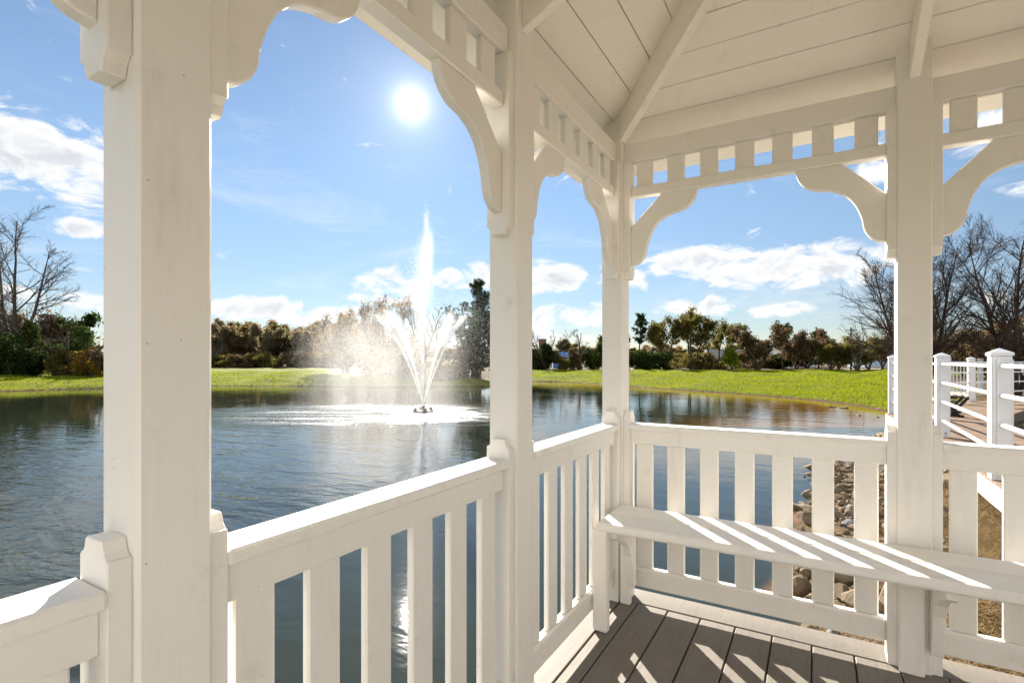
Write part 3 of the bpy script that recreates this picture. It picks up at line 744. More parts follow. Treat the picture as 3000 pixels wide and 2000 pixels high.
def bush_kit(key, seed, W, H, lf, n_leaf, size, lumps=9, bk=None, stems=14):
    """thicket or shrub: leaves in lumps through the volume, thin stems inside"""
    if key not in _k:
        rs = np.random.RandomState(seed)
        lc = np.stack([rs.uniform(-0.5, 0.5, lumps) * W, rs.uniform(-0.3, 0.3, lumps) * W, H * rs.uniform(0.12, 0.80, lumps)], 1)
        lr = np.stack([rs.uniform(0.16, 0.30, lumps) * W, rs.uniform(0.16, 0.28, lumps) * W, rs.uniform(0.16, 0.30, lumps) * H], 1)
        k = rs.randint(0, lumps, n_leaf); dirs = unit(rs.normal(size=(n_leaf, 3))); rad = rs.uniform(0.25, 1.0, (n_leaf, 1)) ** 0.5 * rs.uniform(0.85, 1.18, (n_leaf, 1))
        c = lc[k] + dirs * lr[k] * rad; c[:, 2] = np.maximum(c[:, 2], 0.03)
        V, F = leaf_quads(rs, c, np.full(n_leaf, size))
        b0 = np.stack([rs.uniform(-0.4, 0.4, stems) * W, rs.uniform(-0.25, 0.25, stems) * W, np.zeros(stems)], 1)
        t = grow(rs, b0, unit(np.stack([rs.normal(0, 0.35, stems), rs.normal(0, 0.35, stems), np.ones(stems)], 1)), H * rs.uniform(0.7, 1.12, stems), np.full(stems, 0.035), 6, 0.12, 0.02, 0.2)
        c2 = sprout(rs, *t, np.full(stems, H), 9, 0.2, 1.0, 0.7, 0.2, 0.32, 0.5); t2 = grow(rs, *c2[:3], np.maximum(c2[3], 0.010), 5, 0.16, 0.02, 0.4)
        _k[key] = [('stems', cone_mesh('stems', tubes([t, t2], [5, 3])), bk or BK_BROWN), ('crown', mesh_np('crown', V, F), lf)]
    return _k[key]

# left bank: the tall bare tree, vines and thicket
place('bare_tree', 'tallest bare tree with many forking stems at the far left above the dark thicket', 'tree', None, at(48, 46), 46,
      bare_kit('L1', BK_GREY, seed=11, H=14.0, stems=4, split=0.26, spread=0.72, r0=0.22, lv=(14, 10, 8), twig=0.019, crown_at=0.20, up=0.05), 0.3)
place('leaning_tree', 'crooked bare tree leaning right out of the vines beside the first gazebo post', 'tree', None, at(205, 44), 44,
      bare_kit('L2', BK_BROWN, seed=23, H=6.6, stems=2, split=0.5, lean=0.55, spread=0.8, r0=0.16, lv=(7, 6, 5), twig=0.024, crown_at=0.35, up=0.02), 0.0)
place('vine_thicket', 'dark evergreen vines heaped over a stump left of the crooked leaning tree', 'thicket', None, at(172, 45.5), 45.5, bush_kit('L3', 31, 3.6, 5.0, LF_GREEN, 5200, 0.20, 10), 0.2)
place('thicket', 'black-green thicket under the tallest bare tree at the left edge', 'thicket', None, at(20, 44.5), 44.5, bush_kit('L4', 32, 6.0, 4.0, LF_GREEN, 6000, 0.20, 12), 0.0)
place('thicket', 'low dark brush between the tall bare tree and the vine heap', 'thicket', None, at(100, 44), 44, bush_kit('L5', 33, 4.2, 3.0, LF_GREEN, 4200, 0.18, 10), 1.0)
place('shrub', 'sunlit green shrub at the lawn edge below the crooked leaning tree', 'shrub', None, at(212, 43), 43, bush_kit('L6', 34, 2.6, 2.3, LF_OLIVE, 3000, 0.13, 9), 0.5)
place('shrub', 'orange-gold autumn shrub at the lawn edge left of the first gazebo post', 'shrub', None, at(252, 43), 43, bush_kit('L7', 35, 1.7, 2.2, LF_GOLD, 1500, 0.13, 8), 0.5)
place('shrub', 'small golden bush glowing at the foot of the tall bare tree', 'shrub', None, at(68, 46), 45.2, bush_kit('L8', 36, 1.3, 2.9, LF_GOLD, 500, 0.14, 6), 0.5)
place('thicket', 'dark brown undergrowth right of the orange shrub, against the first gazebo post', 'thicket', None, at(300, 46), 47, bush_kit('L9', 37, 4.0, 4.0, LF_BROWN, 3800, 0.2, 10), 0.5)
for i, (px, lab) in enumerate(((-40, 'far rounded dark tree at the left frame edge'), (105, 'far rounded dark tree behind the tall bare tree'), (215, 'far rounded dark tree behind the crooked leaning tree'))):
    place('round_tree', lab, 'tree', 'far trees behind the left thicket', at(px, 72), 72, leafy_kit('FR%d' % (i % 2), BK_BROWN, LF_GREEN if i != 1 else LF_BROWN, 3200, 0.42, 60 + i % 2, 8.2, stems=2, spread=0.8, lv=(6, 5, 4), twig=0.03), i * 1.3)
# woods behind the lawn, seen left of the fountain
spec = [(640, 0, 8.6, 'olive wood tree standing just right of the first gazebo post'), (690, 1, 8.2, 'brown wood tree second from the first post across the lawn'), (735, 2, 8.0, 'dull olive wood tree third from the first post across the lawn'), (778, 0, 8.3, 'rounded golden-olive wood tree fourth from the first post'),
        (822, 2, 7.6, 'small dark round-headed wood tree fifth from the first post'), (862, 1, 7.4, 'brown wood tree left of the dip in the far tree line'), (905, 0, 7.6, 'olive wood tree right of the dip in the far tree line'), (950, 1, 7.8, 'brown wood tree at the left edge of the fountain mist'), (1000, 2, 8.6, 'hazy wood tree behind the left curtain of mist')]
for i, (px, k, H, lab) in enumerate(spec):
    kit = leafy_kit('W%d' % k, BK_BROWN, (LF_HAZE, LF_TAN, LF_OLIVE)[k], 11000, 0.21, 70 + k, 8.0, stems=3, split=0.35, spread=0.75, lv=(6, 5, 4), twig=0.03, crown_at=0.08)
    place('wood_tree', lab, 'tree', 'woods across the lawn left of the fountain', at(px, 92 + (i % 3) * 3), 92 + (i % 3) * 3, kit, i * 0.9, (1.15, 1.15, H / 8.0))
place('bare_tree', 'thin bare tree poking above the woods beside the first gazebo post', 'tree', None, at(646, 88), 88, bare_kit('W9', BK_GREY, seed=41, H=8.8, stems=2, split=0.2, r0=0.13, lv=(6, 5, 4), twig=0.03), 0.0)
for i, (px, lab) in enumerate(((668, 'low shrubs at the wood edge beside the first gazebo post'), (752, 'low shrubs at the wood edge in the middle of the far lawn'), (800, 'dark low shrubs at the wood edge below the round tree'), (880, 'low shrubs at the wood edge under the dip'), (950, 'low shrubs at the wood edge in the left mist'))):
    place('shrub', lab, 'shrub', 'shrubs along the wood edge', at(px, 84), 84 - (i % 2), bush_kit('WS%d' % (i % 2), 45 + i % 2, 6.5, 2.6, (LF_OLIVE, LF_BROWN)[i % 2], 3600, 0.26, 12), i * 0.7)
for i, px in enumerate((625, 662, 712, 756, 800, 842, 884, 930, 978, 1030, 1085)):
    Y = 106 + (i * 7) % 9; place('wood_tree', 'hazy tree in the second row of the woods left of the fountain', 'tree', 'second row of the far woods', at(px, Y), Y, _k['W%d' % ((i * 2 + 1) % 3)], i * 1.7, (1.3, 1.3, 1.02 + 0.13 * ((i * 5) % 4) / 3))
# behind the fountain
place('willowy_tree', 'brown bare willowy tree rising behind the mist left of the main jet', 'tree', None, at(1130, 47), 47, leafy_kit('C1', BK_BROWN, LF_TAN, 5000, 0.12, 81, 7.6, stems=4, split=0.35, spread=0.6, lv=(8, 6, 6), twig=0.024, crown_at=0.12, droop=0.06), 0.4)
place('willowy_tree', 'lower brown willowy tree at the left end of the mist', 'tree', None, at(1010, 50), 50, leafy_kit('C2', BK_BROWN, LF_TAN, 5000, 0.12, 82, 5.8, stems=4, split=0.5, spread=0.7, lv=(8, 6, 5), twig=0.026, crown_at=0.1, droop=0.06), 1.4, (1.25, 1.25, 1.0))
place('bare_tree', 'bare brown tree directly behind the tall fountain jet', 'tree', None, at(1232, 48), 48, bare_kit('C3', BK_BROWN, seed=83, H=7.0, stems=3, split=0.3, r0=0.15, lv=(8, 6, 6), twig=0.024, crown_at=0.15), 0.0)
place('leaning_tree', 'dark bare tree with one long branch leaning right behind the jets', 'tree', None, at(1290, 46), 46, bare_kit('C4', BK_BROWN, seed=84, H=6.2, stems=2, lean=0.35, split=0.4, r0=0.16, lv=(6, 6, 6), twig=0.024, up=0.02), 0.3)
place('pine_tree', 'dark tall pine rising behind the second gazebo post, right of the fountain', 'tree', None, at(1405, 47), 47, pine_kit('C5', 85, 8.9, 0.40, 0.17, 36, 10), 0.0)
place('viny_tree', 'dark twiggy vine-hung tree at the water edge right of the fountain', 'tree', None, at(1392, 43.5), 43.5, leafy_kit('C6', BK_BROWN, LF_GREEN, 2600, 0.16, 86, 6.0, stems=5, split=0.3, spread=0.6, lv=(8, 7, 6), twig=0.022, crown_at=0.06), 0.7)
place('viny_tree', 'dense dark vine-hung tree hidden in part by the second gazebo post', 'tree', None, at(1475, 44), 44, leafy_kit('C7', BK_BROWN, LF_GREEN, 3600, 0.18, 87, 6.2, stems=5, split=0.35, spread=0.6, lv=(8, 7, 5), twig=0.022, crown_at=0.05), 0.7)
place('thicket', 'brown waterside brush behind the right-hand jets', 'thicket', None, at(1330, 43), 43, bush_kit('C8', 88, 4.6, 3.2, LF_BROWN, 4200, 0.17, 11), 0.4)
place('thicket', 'brown waterside brush behind the middle of the mist', 'thicket', None, at(1190, 44), 45, bush_kit('C9', 89, 6.5, 3.4, LF_TAN, 4800, 0.19, 12), 0.4)
place('thicket', 'brown waterside brush behind the left mist curtain', 'thicket', None, at(1075, 44), 47, bush_kit('C10', 90, 6.0, 3.6, LF_BROWN, 4800, 0.19, 12), 1.4)

# tree line across the right-hand lawn
RY = 70.0
place('thicket', 'dark evergreen thicket round the brick chimney right of the second post', 'thicket', None, at(1572, 68), 68, bush_kit('R0', 101, 5.0, 3.6, LF_GREEN, 5200, 0.24, 11), 0.3)
place('bare_tree', 'wide bare tree spreading over the brick chimney right of the second post', 'tree', None, at(1598, 66), 67, bare_kit('R1', BK_BROWN, seed=102, H=6.6, stems=4, split=0.75, spread=0.6, r0=0.12, lv=(6, 5, 5), twig=0.026, up=0.06), 0.5)
place('shrub', 'sunlit green shrub in front of the blue-roofed shed', 'shrub', None, at(1656, 67), 67, bush_kit('R2', 103, 3.0, 2.0, LF_OLIVE, 2200, 0.17, 9), 0.5)
place('shrub', 'narrow dark brown shrub left of the crooked bare tree', 'shrub', None, at(1686, 67.5), 67.5, bush_kit('R3', 104, 1.9, 2.9, LF_BROWN, 2400, 0.17, 8), 0.5)
place('bare_tree', 'crooked bare tree standing between the second and third gazebo posts', 'tree', None, at(1703, 66), 66, bare_kit('R4', BK_BROWN, seed=105, H=5.6, stems=1, lean=-0.12, spread=0.75, r0=0.19, lv=(9, 6, 6), twig=0.026, crown_at=0.35), 0.5)
place('round_tree', 'rounded dark olive tree left of the corner post', 'tree', None, at(1742, 68), 68, leafy_kit('R5', BK_BROWN, LF_GREEN, 5000, 0.16, 106, 3.3, stems=3, split=0.4, spread=0.85, lv=(6, 5, 4), twig=0.024, crown_at=0.08), 0.5)
place('leafy_tree', 'olive tree half hidden behind the corner post', 'tree', None, at(1795, 70), 70, leafy_kit('R6', BK_BROWN, LF_OLIVE, 4500, 0.17, 107, 5.2, stems=2, spread=0.75, lv=(6, 5, 5), twig=0.026, crown_at=0.2), 0.5)
place('pine_tree', 'tall slim pine with tufted top just right of the corner post', 'tree', None, at(1872, RY), RY, pine_kit('R7', 108, 7.4, 0.50, 0.165, 34, 9, 0.30), 0.5)
for i, (px, Y, W, H, lf, lab) in enumerate(((1862, 69, 4.2, 3.0, LF_GREEN, 'dark shrubs at the foot of the slim pine'), (1935, 70, 5.0, 2.6, LF_GREEN, 'dark shrubs between the slim pine and the tall leafy trees'), (2010, 73, 6.0, 2.7, LF_OLIVE, 'olive shrubs under the middle of the tall leafy trees'), (2085, 72, 5.0, 2.5, LF_OLIVE, 'olive shrubs under the right-hand tall leafy tree'))):
    place('shrub', lab, 'shrub', 'shrubs under the lawn trees', at(px, Y), Y, bush_kit('RS%d' % i, 110 + i, W, H, lf, 3200, 0.22, 10), 0.4 * i)
for i, (px, H, W, lab) in enumerate(((1948, 6.9, 1.0, 'tall leafy tree with leaning trunks right of the slim pine'), (2032, 7.6, 1.1, 'broadest tall leafy tree in the middle of the lawn tree line'), (2108, 7.4, 0.95, 'tall leafy tree at the right of the airy trio'))):
    place('leafy_tree', lab, 'tree', 'tall airy trees across the lawn', at(px, RY), RY + i * 0.6, leafy_kit('RT%d' % i, BK_GREY, LF_OLIVE, 6500, 0.17, 120 + i, H, stems=3, split=0.42, spread=0.62, r0=0.17, lv=(7, 6, 5), twig=0.024, crown_at=0.42, up=0.06), 0.9 * i, (W, W, 1))
place('young_tree', 'small lime-yellow tree at the lawn edge', 'tree', None, at(2141, 66), 66, leafy_kit('R8', BK_BROWN, LF_LIME, 1400, 0.20, 130, 2.5, stems=2, split=0.3, spread=0.6, r0=0.06, lv=(6, 5, 4), twig=0.02, crown_at=0.15), 0.5)
place('oak_tree', 'broad brown-leaved oak right of the lime-yellow tree', 'tree', None, at(2217, 67), 67, leafy_kit('R9', BK_BROWN, LF_BROWN, 9000, 0.155, 131, 5.9, stems=3, split=0.62, spread=0.8, r0=0.22, lv=(8, 6, 5), twig=0.024, crown_at=0.22), 0.2, (1.2, 1.2, 1))
place('pine_tree', 'dark broad pine standing over the oak', 'tree', None, at(2293, 71), 71, pine_kit('R10', 132, 5.7, 0.52, 0.34, 36, 11, 0.30), 0.2)
place('leafy_tree', 'rust-brown tree right of the broad oak', 'tree', None, at(2330, 68), 68, leafy_kit('R11', BK_BROWN, LF_BROWN, 6500, 0.15, 133, 4.9, stems=3, split=0.55, spread=0.75, r0=0.16, lv=(7, 6, 5), twig=0.024, crown_at=0.25), 0.8)
place('leafy_tree', 'brown round-crowned tree left of the dark second pine', 'tree', None, at(2366, 69), 69, leafy_kit('R12', BK_BROWN, LF_BROWN, 7000, 0.15, 134, 5.2, stems=3, split=0.5, spread=0.8, r0=0.16, lv=(7, 6, 5), twig=0.024, crown_at=0.22), 1.8)
place('pine_tree', 'dark low pine at the right end of the brown trees', 'tree', None, at(2398, 72), 72, pine_kit('R13', 135, 5.0, 0.45, 0.26, 32, 10, 0.30), 0.2)
place('thicket', 'dark hedge mass behind the brown trees', 'thicket', None, at(2345, 76), 76, bush_kit('R14', 136, 9.5, 2.4, LF_GREEN, 4600, 0.26, 14), 0.0)
place('thicket', 'dark hedge mass under the broad oak', 'thicket', None, at(2215, 77), 77, bush_kit('R15', 137, 9.5, 2.2, LF_BROWN, 4200, 0.26, 14), 0.0)
for i, (px, H, lf, lab) in enumerate(((2436, 3.7, LF_OLIVE, 'low brown-olive tree right of the dark low pine'), (2472, 4.0, LF_BROWN, 'low brown tree left of the bare tree by the pole'), (2545, 3.9, LF_OLIVE, 'low spreading tree right of the bare tree by the pole'), (2592, 4.8, LF_OLIVE, 'spreading olive tree left of the third post'), (2650, 4.6, LF_OLIVE, 'olive tree hidden behind the right-hand gazebo post'))):
    place('leafy_tree', lab, 'tree', 'low trees at the right of the lawn', at(px, 66), 66 + i, leafy_kit('RL%d' % (i % 3), BK_GREY, lf, 5000, 0.14, 140 + i % 3, 4.2, stems=3, split=0.6, spread=0.75, r0=0.11, lv=(6, 6, 5), twig=0.024, crown_at=0.2), 0.9 * i, (1.15, 1.15, H / 4.2))
place('bare_tree', 'upright bare tree around the utility pole', 'tree', None, at(2512, 64), 64, bare_kit('R16', BK_GREY, seed=150, H=5.5, stems=3, split=0.25, spread=0.55, r0=0.10, lv=(7, 6, 5), twig=0.026), 0.0)
for i, px in enumerate((1570, 1625, 1668, 1715, 1760, 1850, 1905, 1960, 2015, 2068, 2130, 2185, 2250, 2305, 2352, 2410, 2455, 2500, 2560, 2610, 2660)):
    Y = 100 + (i * 11) % 13; place('wood_tree', 'hazy low tree of the far wood closing the gaps behind the lawn trees', 'tree', 'far wood behind the lawn trees', at(px, Y), Y, _k['W%d' % (i % 3)], i * 1.3, (1.05, 1.05, 0.46 + 0.22 * ((i * 7) % 5) / 4))
# beyond the boardwalk
for i, (px, Y, H, lf, lab) in enumerate(((2755, 40, 3.6, LF_TAN, 'golden-brown tree behind the railing, just right of the right-hand gazebo post'), (2830, 42, 3.7, LF_TAN, 'golden-brown tree behind the middle of the boardwalk railing'), (2905, 40, 3.9, LF_BROWN, 'brown tree behind the capped railing post'), (2975, 38, 4.3, LF_BROWN, 'brown tree at the right frame edge behind the boardwalk'), (3060, 38, 4.4, LF_BROWN, 'brown tree just past the right frame edge'))):
    place('leafy_tree', lab, 'tree', 'trees beyond the boardwalk', at(px, Y), Y, leafy_kit('RB%d' % (i % 3), BK_GREY, lf, 8000, 0.10, 160 + i % 3, 4.0, stems=3, split=0.65, spread=0.8, r0=0.12, lv=(7, 6, 6), twig=0.018, crown_at=0.12), 0.8 * i, (1.25, 1.25, H / 4.0))
BIRCH = dict(spread=0.62, lv=(24, 14, 10), twig=0.0072, droop=0.012, crown_at=0.14, up=0.06)
place('birch_tree', 'bare birch leaning right, its trunk rising beside the right-hand gazebo post', 'tree', 'bare birches by the boardwalk', at(2712, 20), 20, bare_kit('B1', BK_BIRCH, seed=201, H=7.3, stems=3, split=0.30, lean=0.0, r0=0.105, **BIRCH), 0.1)
place('birch_tree', 'bare birch at the right edge forking over the capped post', 'tree', 'bare birches by the boardwalk', at(2965, 18.5), 18.5, bare_kit('B2', BK_BIRCH, seed=202, H=7.2, stems=3, split=0.30, lean=0.0, r0=0.10, **BIRCH), 2.1)
place('birch_tree', 'bare birch whose twigs sweep left of the right-hand gazebo post', 'tree', 'bare birches by the boardwalk', at(2640, 23), 23, bare_kit('B3', BK_BIRCH, seed=203, H=6.6, stems=2, split=0.22, lean=-0.04, r0=0.10, **BIRCH), 0.7)
# ------------------------------------------------------------------ boardwalk
def deck_mat():
    m, g, b = new_mat('brown_decking'); geo = g.new('ShaderNodeNewGeometry'); P = geo.outputs['Position']
    mp = g.new('ShaderNodeMapping'); mp.inputs['Rotation'].default_value = (0, 0, YAW); g.l.new(P, mp.inputs[0])
    gr = g.noise(g.vm('MULTIPLY', mp.outputs[0], (3, 50, 20)), 1.0, 4, 0.6)
    c = g.mix(g.m('ADD', g.m('MULTIPLY', obj_rand(g), 0.5), g.m('MULTIPLY', gr, 0.5)), (0.17, 0.115, 0.078, 1), (0.27, 0.185, 0.128, 1))
    g.l.new(c, b.inputs['Base Color']); b.inputs['Roughness'].default_value = 0.7; b.inputs['Specular IOR Level'].default_value = 0.25
    return m
M_DECK = deck_mat()
def vinyl():
    m, g, b = new_mat('white_vinyl'); geo = g.new('ShaderNodeNewGeometry')
    g.l.new(g.mix(g.noise(geo.outputs['Position'], 4, 4, 0.6), (0.74, 0.74, 0.74, 1), (0.84, 0.84, 0.83, 1)), b.inputs['Base Color']); b.inputs['Roughness'].default_value = 0.4
    return m
M_VINYL = vinyl()
m, g, bs = new_mat('black_iron'); bs.inputs['Base Color'].default_value = (0.012, 0.012, 0.013, 1); bs.inputs['Roughness'].default_value = 0.5; M_BLACK = m
m, g, bs = new_mat('steel_bolt'); bs.inputs['Base Color'].default_value = (0.05, 0.05, 0.05, 1); bs.inputs['Roughness'].default_value = 0.4; bs.inputs['Metallic'].default_value = 0.8; M_BOLT = m
wx, wy = g2w(2.3, 3.2)
WALK = tag(empty('boardwalk', (wx, wy, 0), -YAW), 'brown plank boardwalk with white side beam leading away from the gazebo', 'boardwalk')
_gl[WALK] = (2.3, 3.2, 0.0)
def edgeL(a): return float(np.interp(a, [2.8, 7.2, 10.7, 15.1, 19.4, 20.5, 24.5, 30], [1.58, 1.58, 1.64, 1.42, 3.12, 3.9, 7.2, 9.5]))
def edgeR(a): return float(np.interp(a, [2.8, 13.0, 15.0, 17.7, 20.0, 24.5, 30], [3.05, 3.05, 3.45, 4.5, 7.5, 14.0, 18.0]))
a = 2.80; pitch = 0.146
while a < 29.5:
    L, R = round(edgeL(a + pitch / 2), 2), round(edgeR(a + pitch / 2), 2)
    gpart('deck_board', cbox(R - L, pitch - 0.006, 0.028, 0.003), M_DECK, WALK, ((L + R) / 2, a + pitch / 2, -0.016 + rng.uniform(-.0012, .0012)))
    a += pitch
def beam(name, p, q, z0, z1, th, mat, parent):
    L = math.hypot(q[0] - p[0], q[1] - p[1]); an = math.atan2(q[1] - p[1], q[0] - p[0])
    return gpart(name, cbox(L, th, z1 - z0, 0.004), mat, parent, ((p[0] + q[0]) / 2, (p[1] + q[1]) / 2, (z0 + z1) / 2), (0, 0, an))
brk = [2.83, 7.2, 10.7, 15.1, 19.4, 20.5, 24.5]
for p, q in zip(brk[:-1], brk[1:]): beam('side_beam', (edgeL(p) + .02, p), (edgeL(q) + .02, q), -0.25, -0.032, 0.045, M_VINYL, WALK)
brk = [2.83, 13.0, 15.0, 17.7, 20.0, 24.5]
for p, q in zip(brk[:-1], brk[1:]): beam('side_beam', (edgeR(p) - .02, p), (edgeR(q) - .02, q), -0.25, -0.032, 0.045, M_TIMBER, WALK)
for i in range(9):
    aa = 3.6 + i * 1.9
    for bb in (edgeL(aa) + .18, edgeR(aa) - .18):
        gpart('pile', cbox(0.14, 0.14, 1.9, 0.015), M_TIMBER, WALK, (bb, aa, -0.035 - 0.95))
    if i < 6: gpart('joist', cbox(edgeR(aa) - edgeL(aa) - .2, 0.05, 0.2, 0.004), M_TIMBER, WALK, ((edgeR(aa) + edgeL(aa)) / 2, aa, -0.14))
# leaning boards under the walk
gpart('brace', cbox(0.09, 0.035, 0.85, 0.004), M_TIMBER, WALK, (1.50, 6.05, -0.42), (0.04, 0.10, 0))

def tube_mesh(L, r, n=10):
    th = np.arange(n) * 2 * pi / n; V = np.concatenate([np.stack([np.full(n, x), np.cos(th) * r, np.sin(th) * r], 1) for x in (0, L)])
    i = np.arange(n); j = (i + 1) % n
    return mesh_np('rail', V, [np.stack([i, j, n + j, n + i], 1)], True)
def cap_mesh(w, h=0.05):
    v = [(-w, -w, 0), (w, -w, 0), (w, w, 0), (-w, w, 0), (-w, -w, .03), (w, -w, .03), (w, w, .03), (-w, w, .03), (0, 0, .03 + h)]
    me = bpy.data.meshes.new('cap'); me.from_pydata(v, [], [[3, 2, 1, 0], [0, 1, 5, 4], [1, 2, 6, 5], [2, 3, 7, 6], [3, 0, 4, 7], [4, 5, 8], [5, 6, 8], [6, 7, 8], [7, 4, 8]]); me.update(); return me
def bolt_mesh():
    th = np.arange(8) * 2 * pi / 8; V = np.concatenate([np.stack([np.cos(th) * .012, np.full(8, y), np.sin(th) * .012], 1) for y in (0, -.006)]); i = np.arange(8); j = (i + 1) % 8
    return mesh_np('bolt', V, [np.stack([i, j, 8 + j, 8 + i], 1), np.array([[8, 9, 10, 11], [8, 11, 12, 15], [12, 13, 14, 15]])])
_cap, _bolt = cap_mesh(0.094), bolt_mesh()
def pipe_fence(pts, label, w=0.165, h=1.30, group=None, heights=(1.19, .885, .58, .275)):
    o = pts[0]; ox, oy = g2w(*o)
    F = tag(empty('pipe_railing', (ox, oy, 0), -YAW), label, 'railing', group); _gl[F] = (o[0], o[1], 0.0)
    for k, p in enumerate(pts):
        an = 0.0
        s = gpart('post', cbox(w, w, h, 0.008), M_VINYL, F, (p[0], p[1], h / 2))
        gpart('post_cap', _cap, M_VINYL, s, (p[0], p[1], h))
        gpart('mounting_plate', cbox(0.11, 0.016, h - 0.08, 0.003), M_VINYL, s, (p[0] + .012, p[1] - w / 2 - .008, h / 2 + .0))
        gpart('mounting_plate', cbox(0.016, 0.11, h - 0.08, 0.003), M_VINYL, s, (p[0] + w / 2 + .008, p[1], h / 2 + .0))
        for z in (h - .09, 0.075): gpart('bolt', _bolt, M_BOLT, s, (p[0] + .03, p[1] - w / 2 - .016, z))
    for p, q in zip(pts[:-1], pts[1:]):
        L = math.hypot(q[0] - p[0], q[1] - p[1]); an = math.atan2(q[1] - p[1], q[0] - p[0]); me = tube_mesh(L, 0.024)
        for z in heights: gpart('rail', me, M_VINYL, F, (p[0], p[1], z), (0, 0, an))
    return F
pipe_fence([(1.66, 3.75), (1.66, 7.28), (1.77, 10.85), (1.55, 15.05)], 'white four-pipe railing with square capped posts along the near side of the boardwalk')
pipe_fence([(3.28, 19.45), (4.05, 20.6), (6.2, 23.2), (7.6, 24.8)], 'white pipe railing round the far end of the boardwalk behind the black bench', h=1.28)
def picket_fence(p, q, label, h=1.15, step=0.125, z0=0.0):
    F = tag(empty('picket_fence', (p[0], p[1], z0), math.atan2(q[1] - p[1], q[0] - p[0])), label, 'fence')
    L = math.hypot(q[0] - p[0], q[1] - p[1]); n = int(L / step); pm = cbox(0.05, 0.02, h - 0.12, 0.003); post = cbox(0.13, 0.13, h + 0.08, 0.006); rl = cbox(L, 0.05, 0.09, 0.004)
    for i in range(n + 1): link('picket', pm, M_VINYL, F, (i * step, 0, (h - 0.12) / 2 + 0.06))
    for z in (h - 0.04, 0.10): link('rail', rl, M_VINYL, F, (L / 2, 0, z + 0.01))
    k = max(1, round(L / 2.0))
    for i in range(k + 1):
        s = link('post', post, M_VINYL, F, (L * i / k, 0.003, (h + .08) / 2)); link('post_cap', cap_mesh(0.075, 0.03), M_VINYL, s, (0, 0, (h + .08) / 2))
picket_fence((at(2942, 20.4), 20.4), (at(3130, 20.0), 20.0), 'white picket fence at the right edge beyond the boardwalk')
picket_fence((at(2772, 18.6), 18.6), (at(2872, 18.9), 18.9), 'white picket fence seen through the pipe railing behind the black bench', step=0.16, h=1.2)

# backless bench on the boardwalk
sx, sy = g2w(2.62, 14.75)
SEAT = tag(empty('park_bench', (sx, sy, 0), -YAW - radians(8)), 'backless park bench with black iron trestle legs on the boardwalk', 'bench')
wood_m, g, bs = new_mat('bench_slat'); bs.inputs['Roughness'].default_value = 0.6; g.l.new(g.mix(g.noise(None, 12, 4), (0.40, 0.30, 0.24, 1), (0.55, 0.44, 0.36, 1)), bs.inputs['Base Color'])
for i, (x, z) in enumerate(((-.20, .455), (-.10, .475), (0, .482), (.10, .475), (.20, .455))):
    link('seat_slat', cbox(0.082, 1.5, 0.032, 0.006), wood_m, SEAT, (x, 0.7, z), (0, (-.28, -.12, 0, .12, .28)[i] * -1, 0))
def bar2(bm, p, q, w, y0, y1):
    dx, dz = q[0] - p[0], q[1] - p[1]; L = math.hypot(dx, dz); nx_, nz_ = -dz / L * w / 2, dx / L * w / 2
    a_ = [(p[0] + nx_, p[1] + nz_), (q[0] + nx_, q[1] + nz_), (q[0] - nx_, q[1] - nz_), (p[0] - nx_, p[1] - nz_)]
    va = [bm.verts.new((x, y0, z)) for x, z in a_]; vb = [bm.verts.new((x, y1, z)) for x, z in a_]
    bm.faces.new(va); bm.faces.new(vb[::-1])
    for i in range(4): bm.faces.new([va[i], vb[i], vb[(i + 1) % 4], va[(i + 1) % 4]])
bm = bmesh.new()
for p, q, w in (((-.25, .43), (-.12, .445), .05), ((-.12, .445), (.12, .445), .045), ((.12, .445), (.25, .43), .05), ((-.23, .42), (-.05, .19), .06), ((.23, .42), (.05, .19), .06), ((0, .24), (0, .04), .10), ((-.10, .34), (.10, .34), .03), ((0, .10), (-.12, .0), .06), ((0, .10), (.12, .0), .06), ((-.17, .022), (.17, .022), .044)): bar2(bm, p, q, w, -.03, .03)
bmesh.ops.recalc_face_normals(bm, faces=bm.faces); tm = bpy.data.meshes.new('trestle'); bm.to_mesh(tm); bm.free()
for y in (0.12, 1.28): link('trestle_leg', tm, M_BLACK, SEAT, (0, y, 0.0))

# ------------------------------------------------------------------ stones, straw and grass
def rock_mesh(seed):
    rs = np.random.RandomState(seed); bm = bmesh.new(); bmesh.ops.create_icosphere(bm, subdivisions=2, radius=1.0)
    q_, _ = np.linalg.qr(rs.normal(size=(3, 3))); planes = unit(np.concatenate([q_, -q_, rs.normal(size=(4, 3))]) + rs.normal(0, .16, (10, 3))); hs = np.concatenate([rs.uniform(0.42, 0.72, 6), rs.uniform(0.6, 0.85, 4)]); sc = np.array([rs.uniform(0.8, 1.25), rs.uniform(0.65, 1.0), rs.uniform(0.5, 0.8)])
    for v in bm.verts:
        p = np.array(v.co)
        for n_, h_ in zip(planes, hs):
            e = p.dot(n_) - h_
            if e > 0: p = p - n_ * e
        v.co = p * sc + rs.normal(0, 0.018, 3)
    me = bpy.data.meshes.new('rock'); bm.to_mesh(me); bm.free(); me.polygons.foreach_set('use_smooth', np.zeros(len(me.polygons), bool)); return me
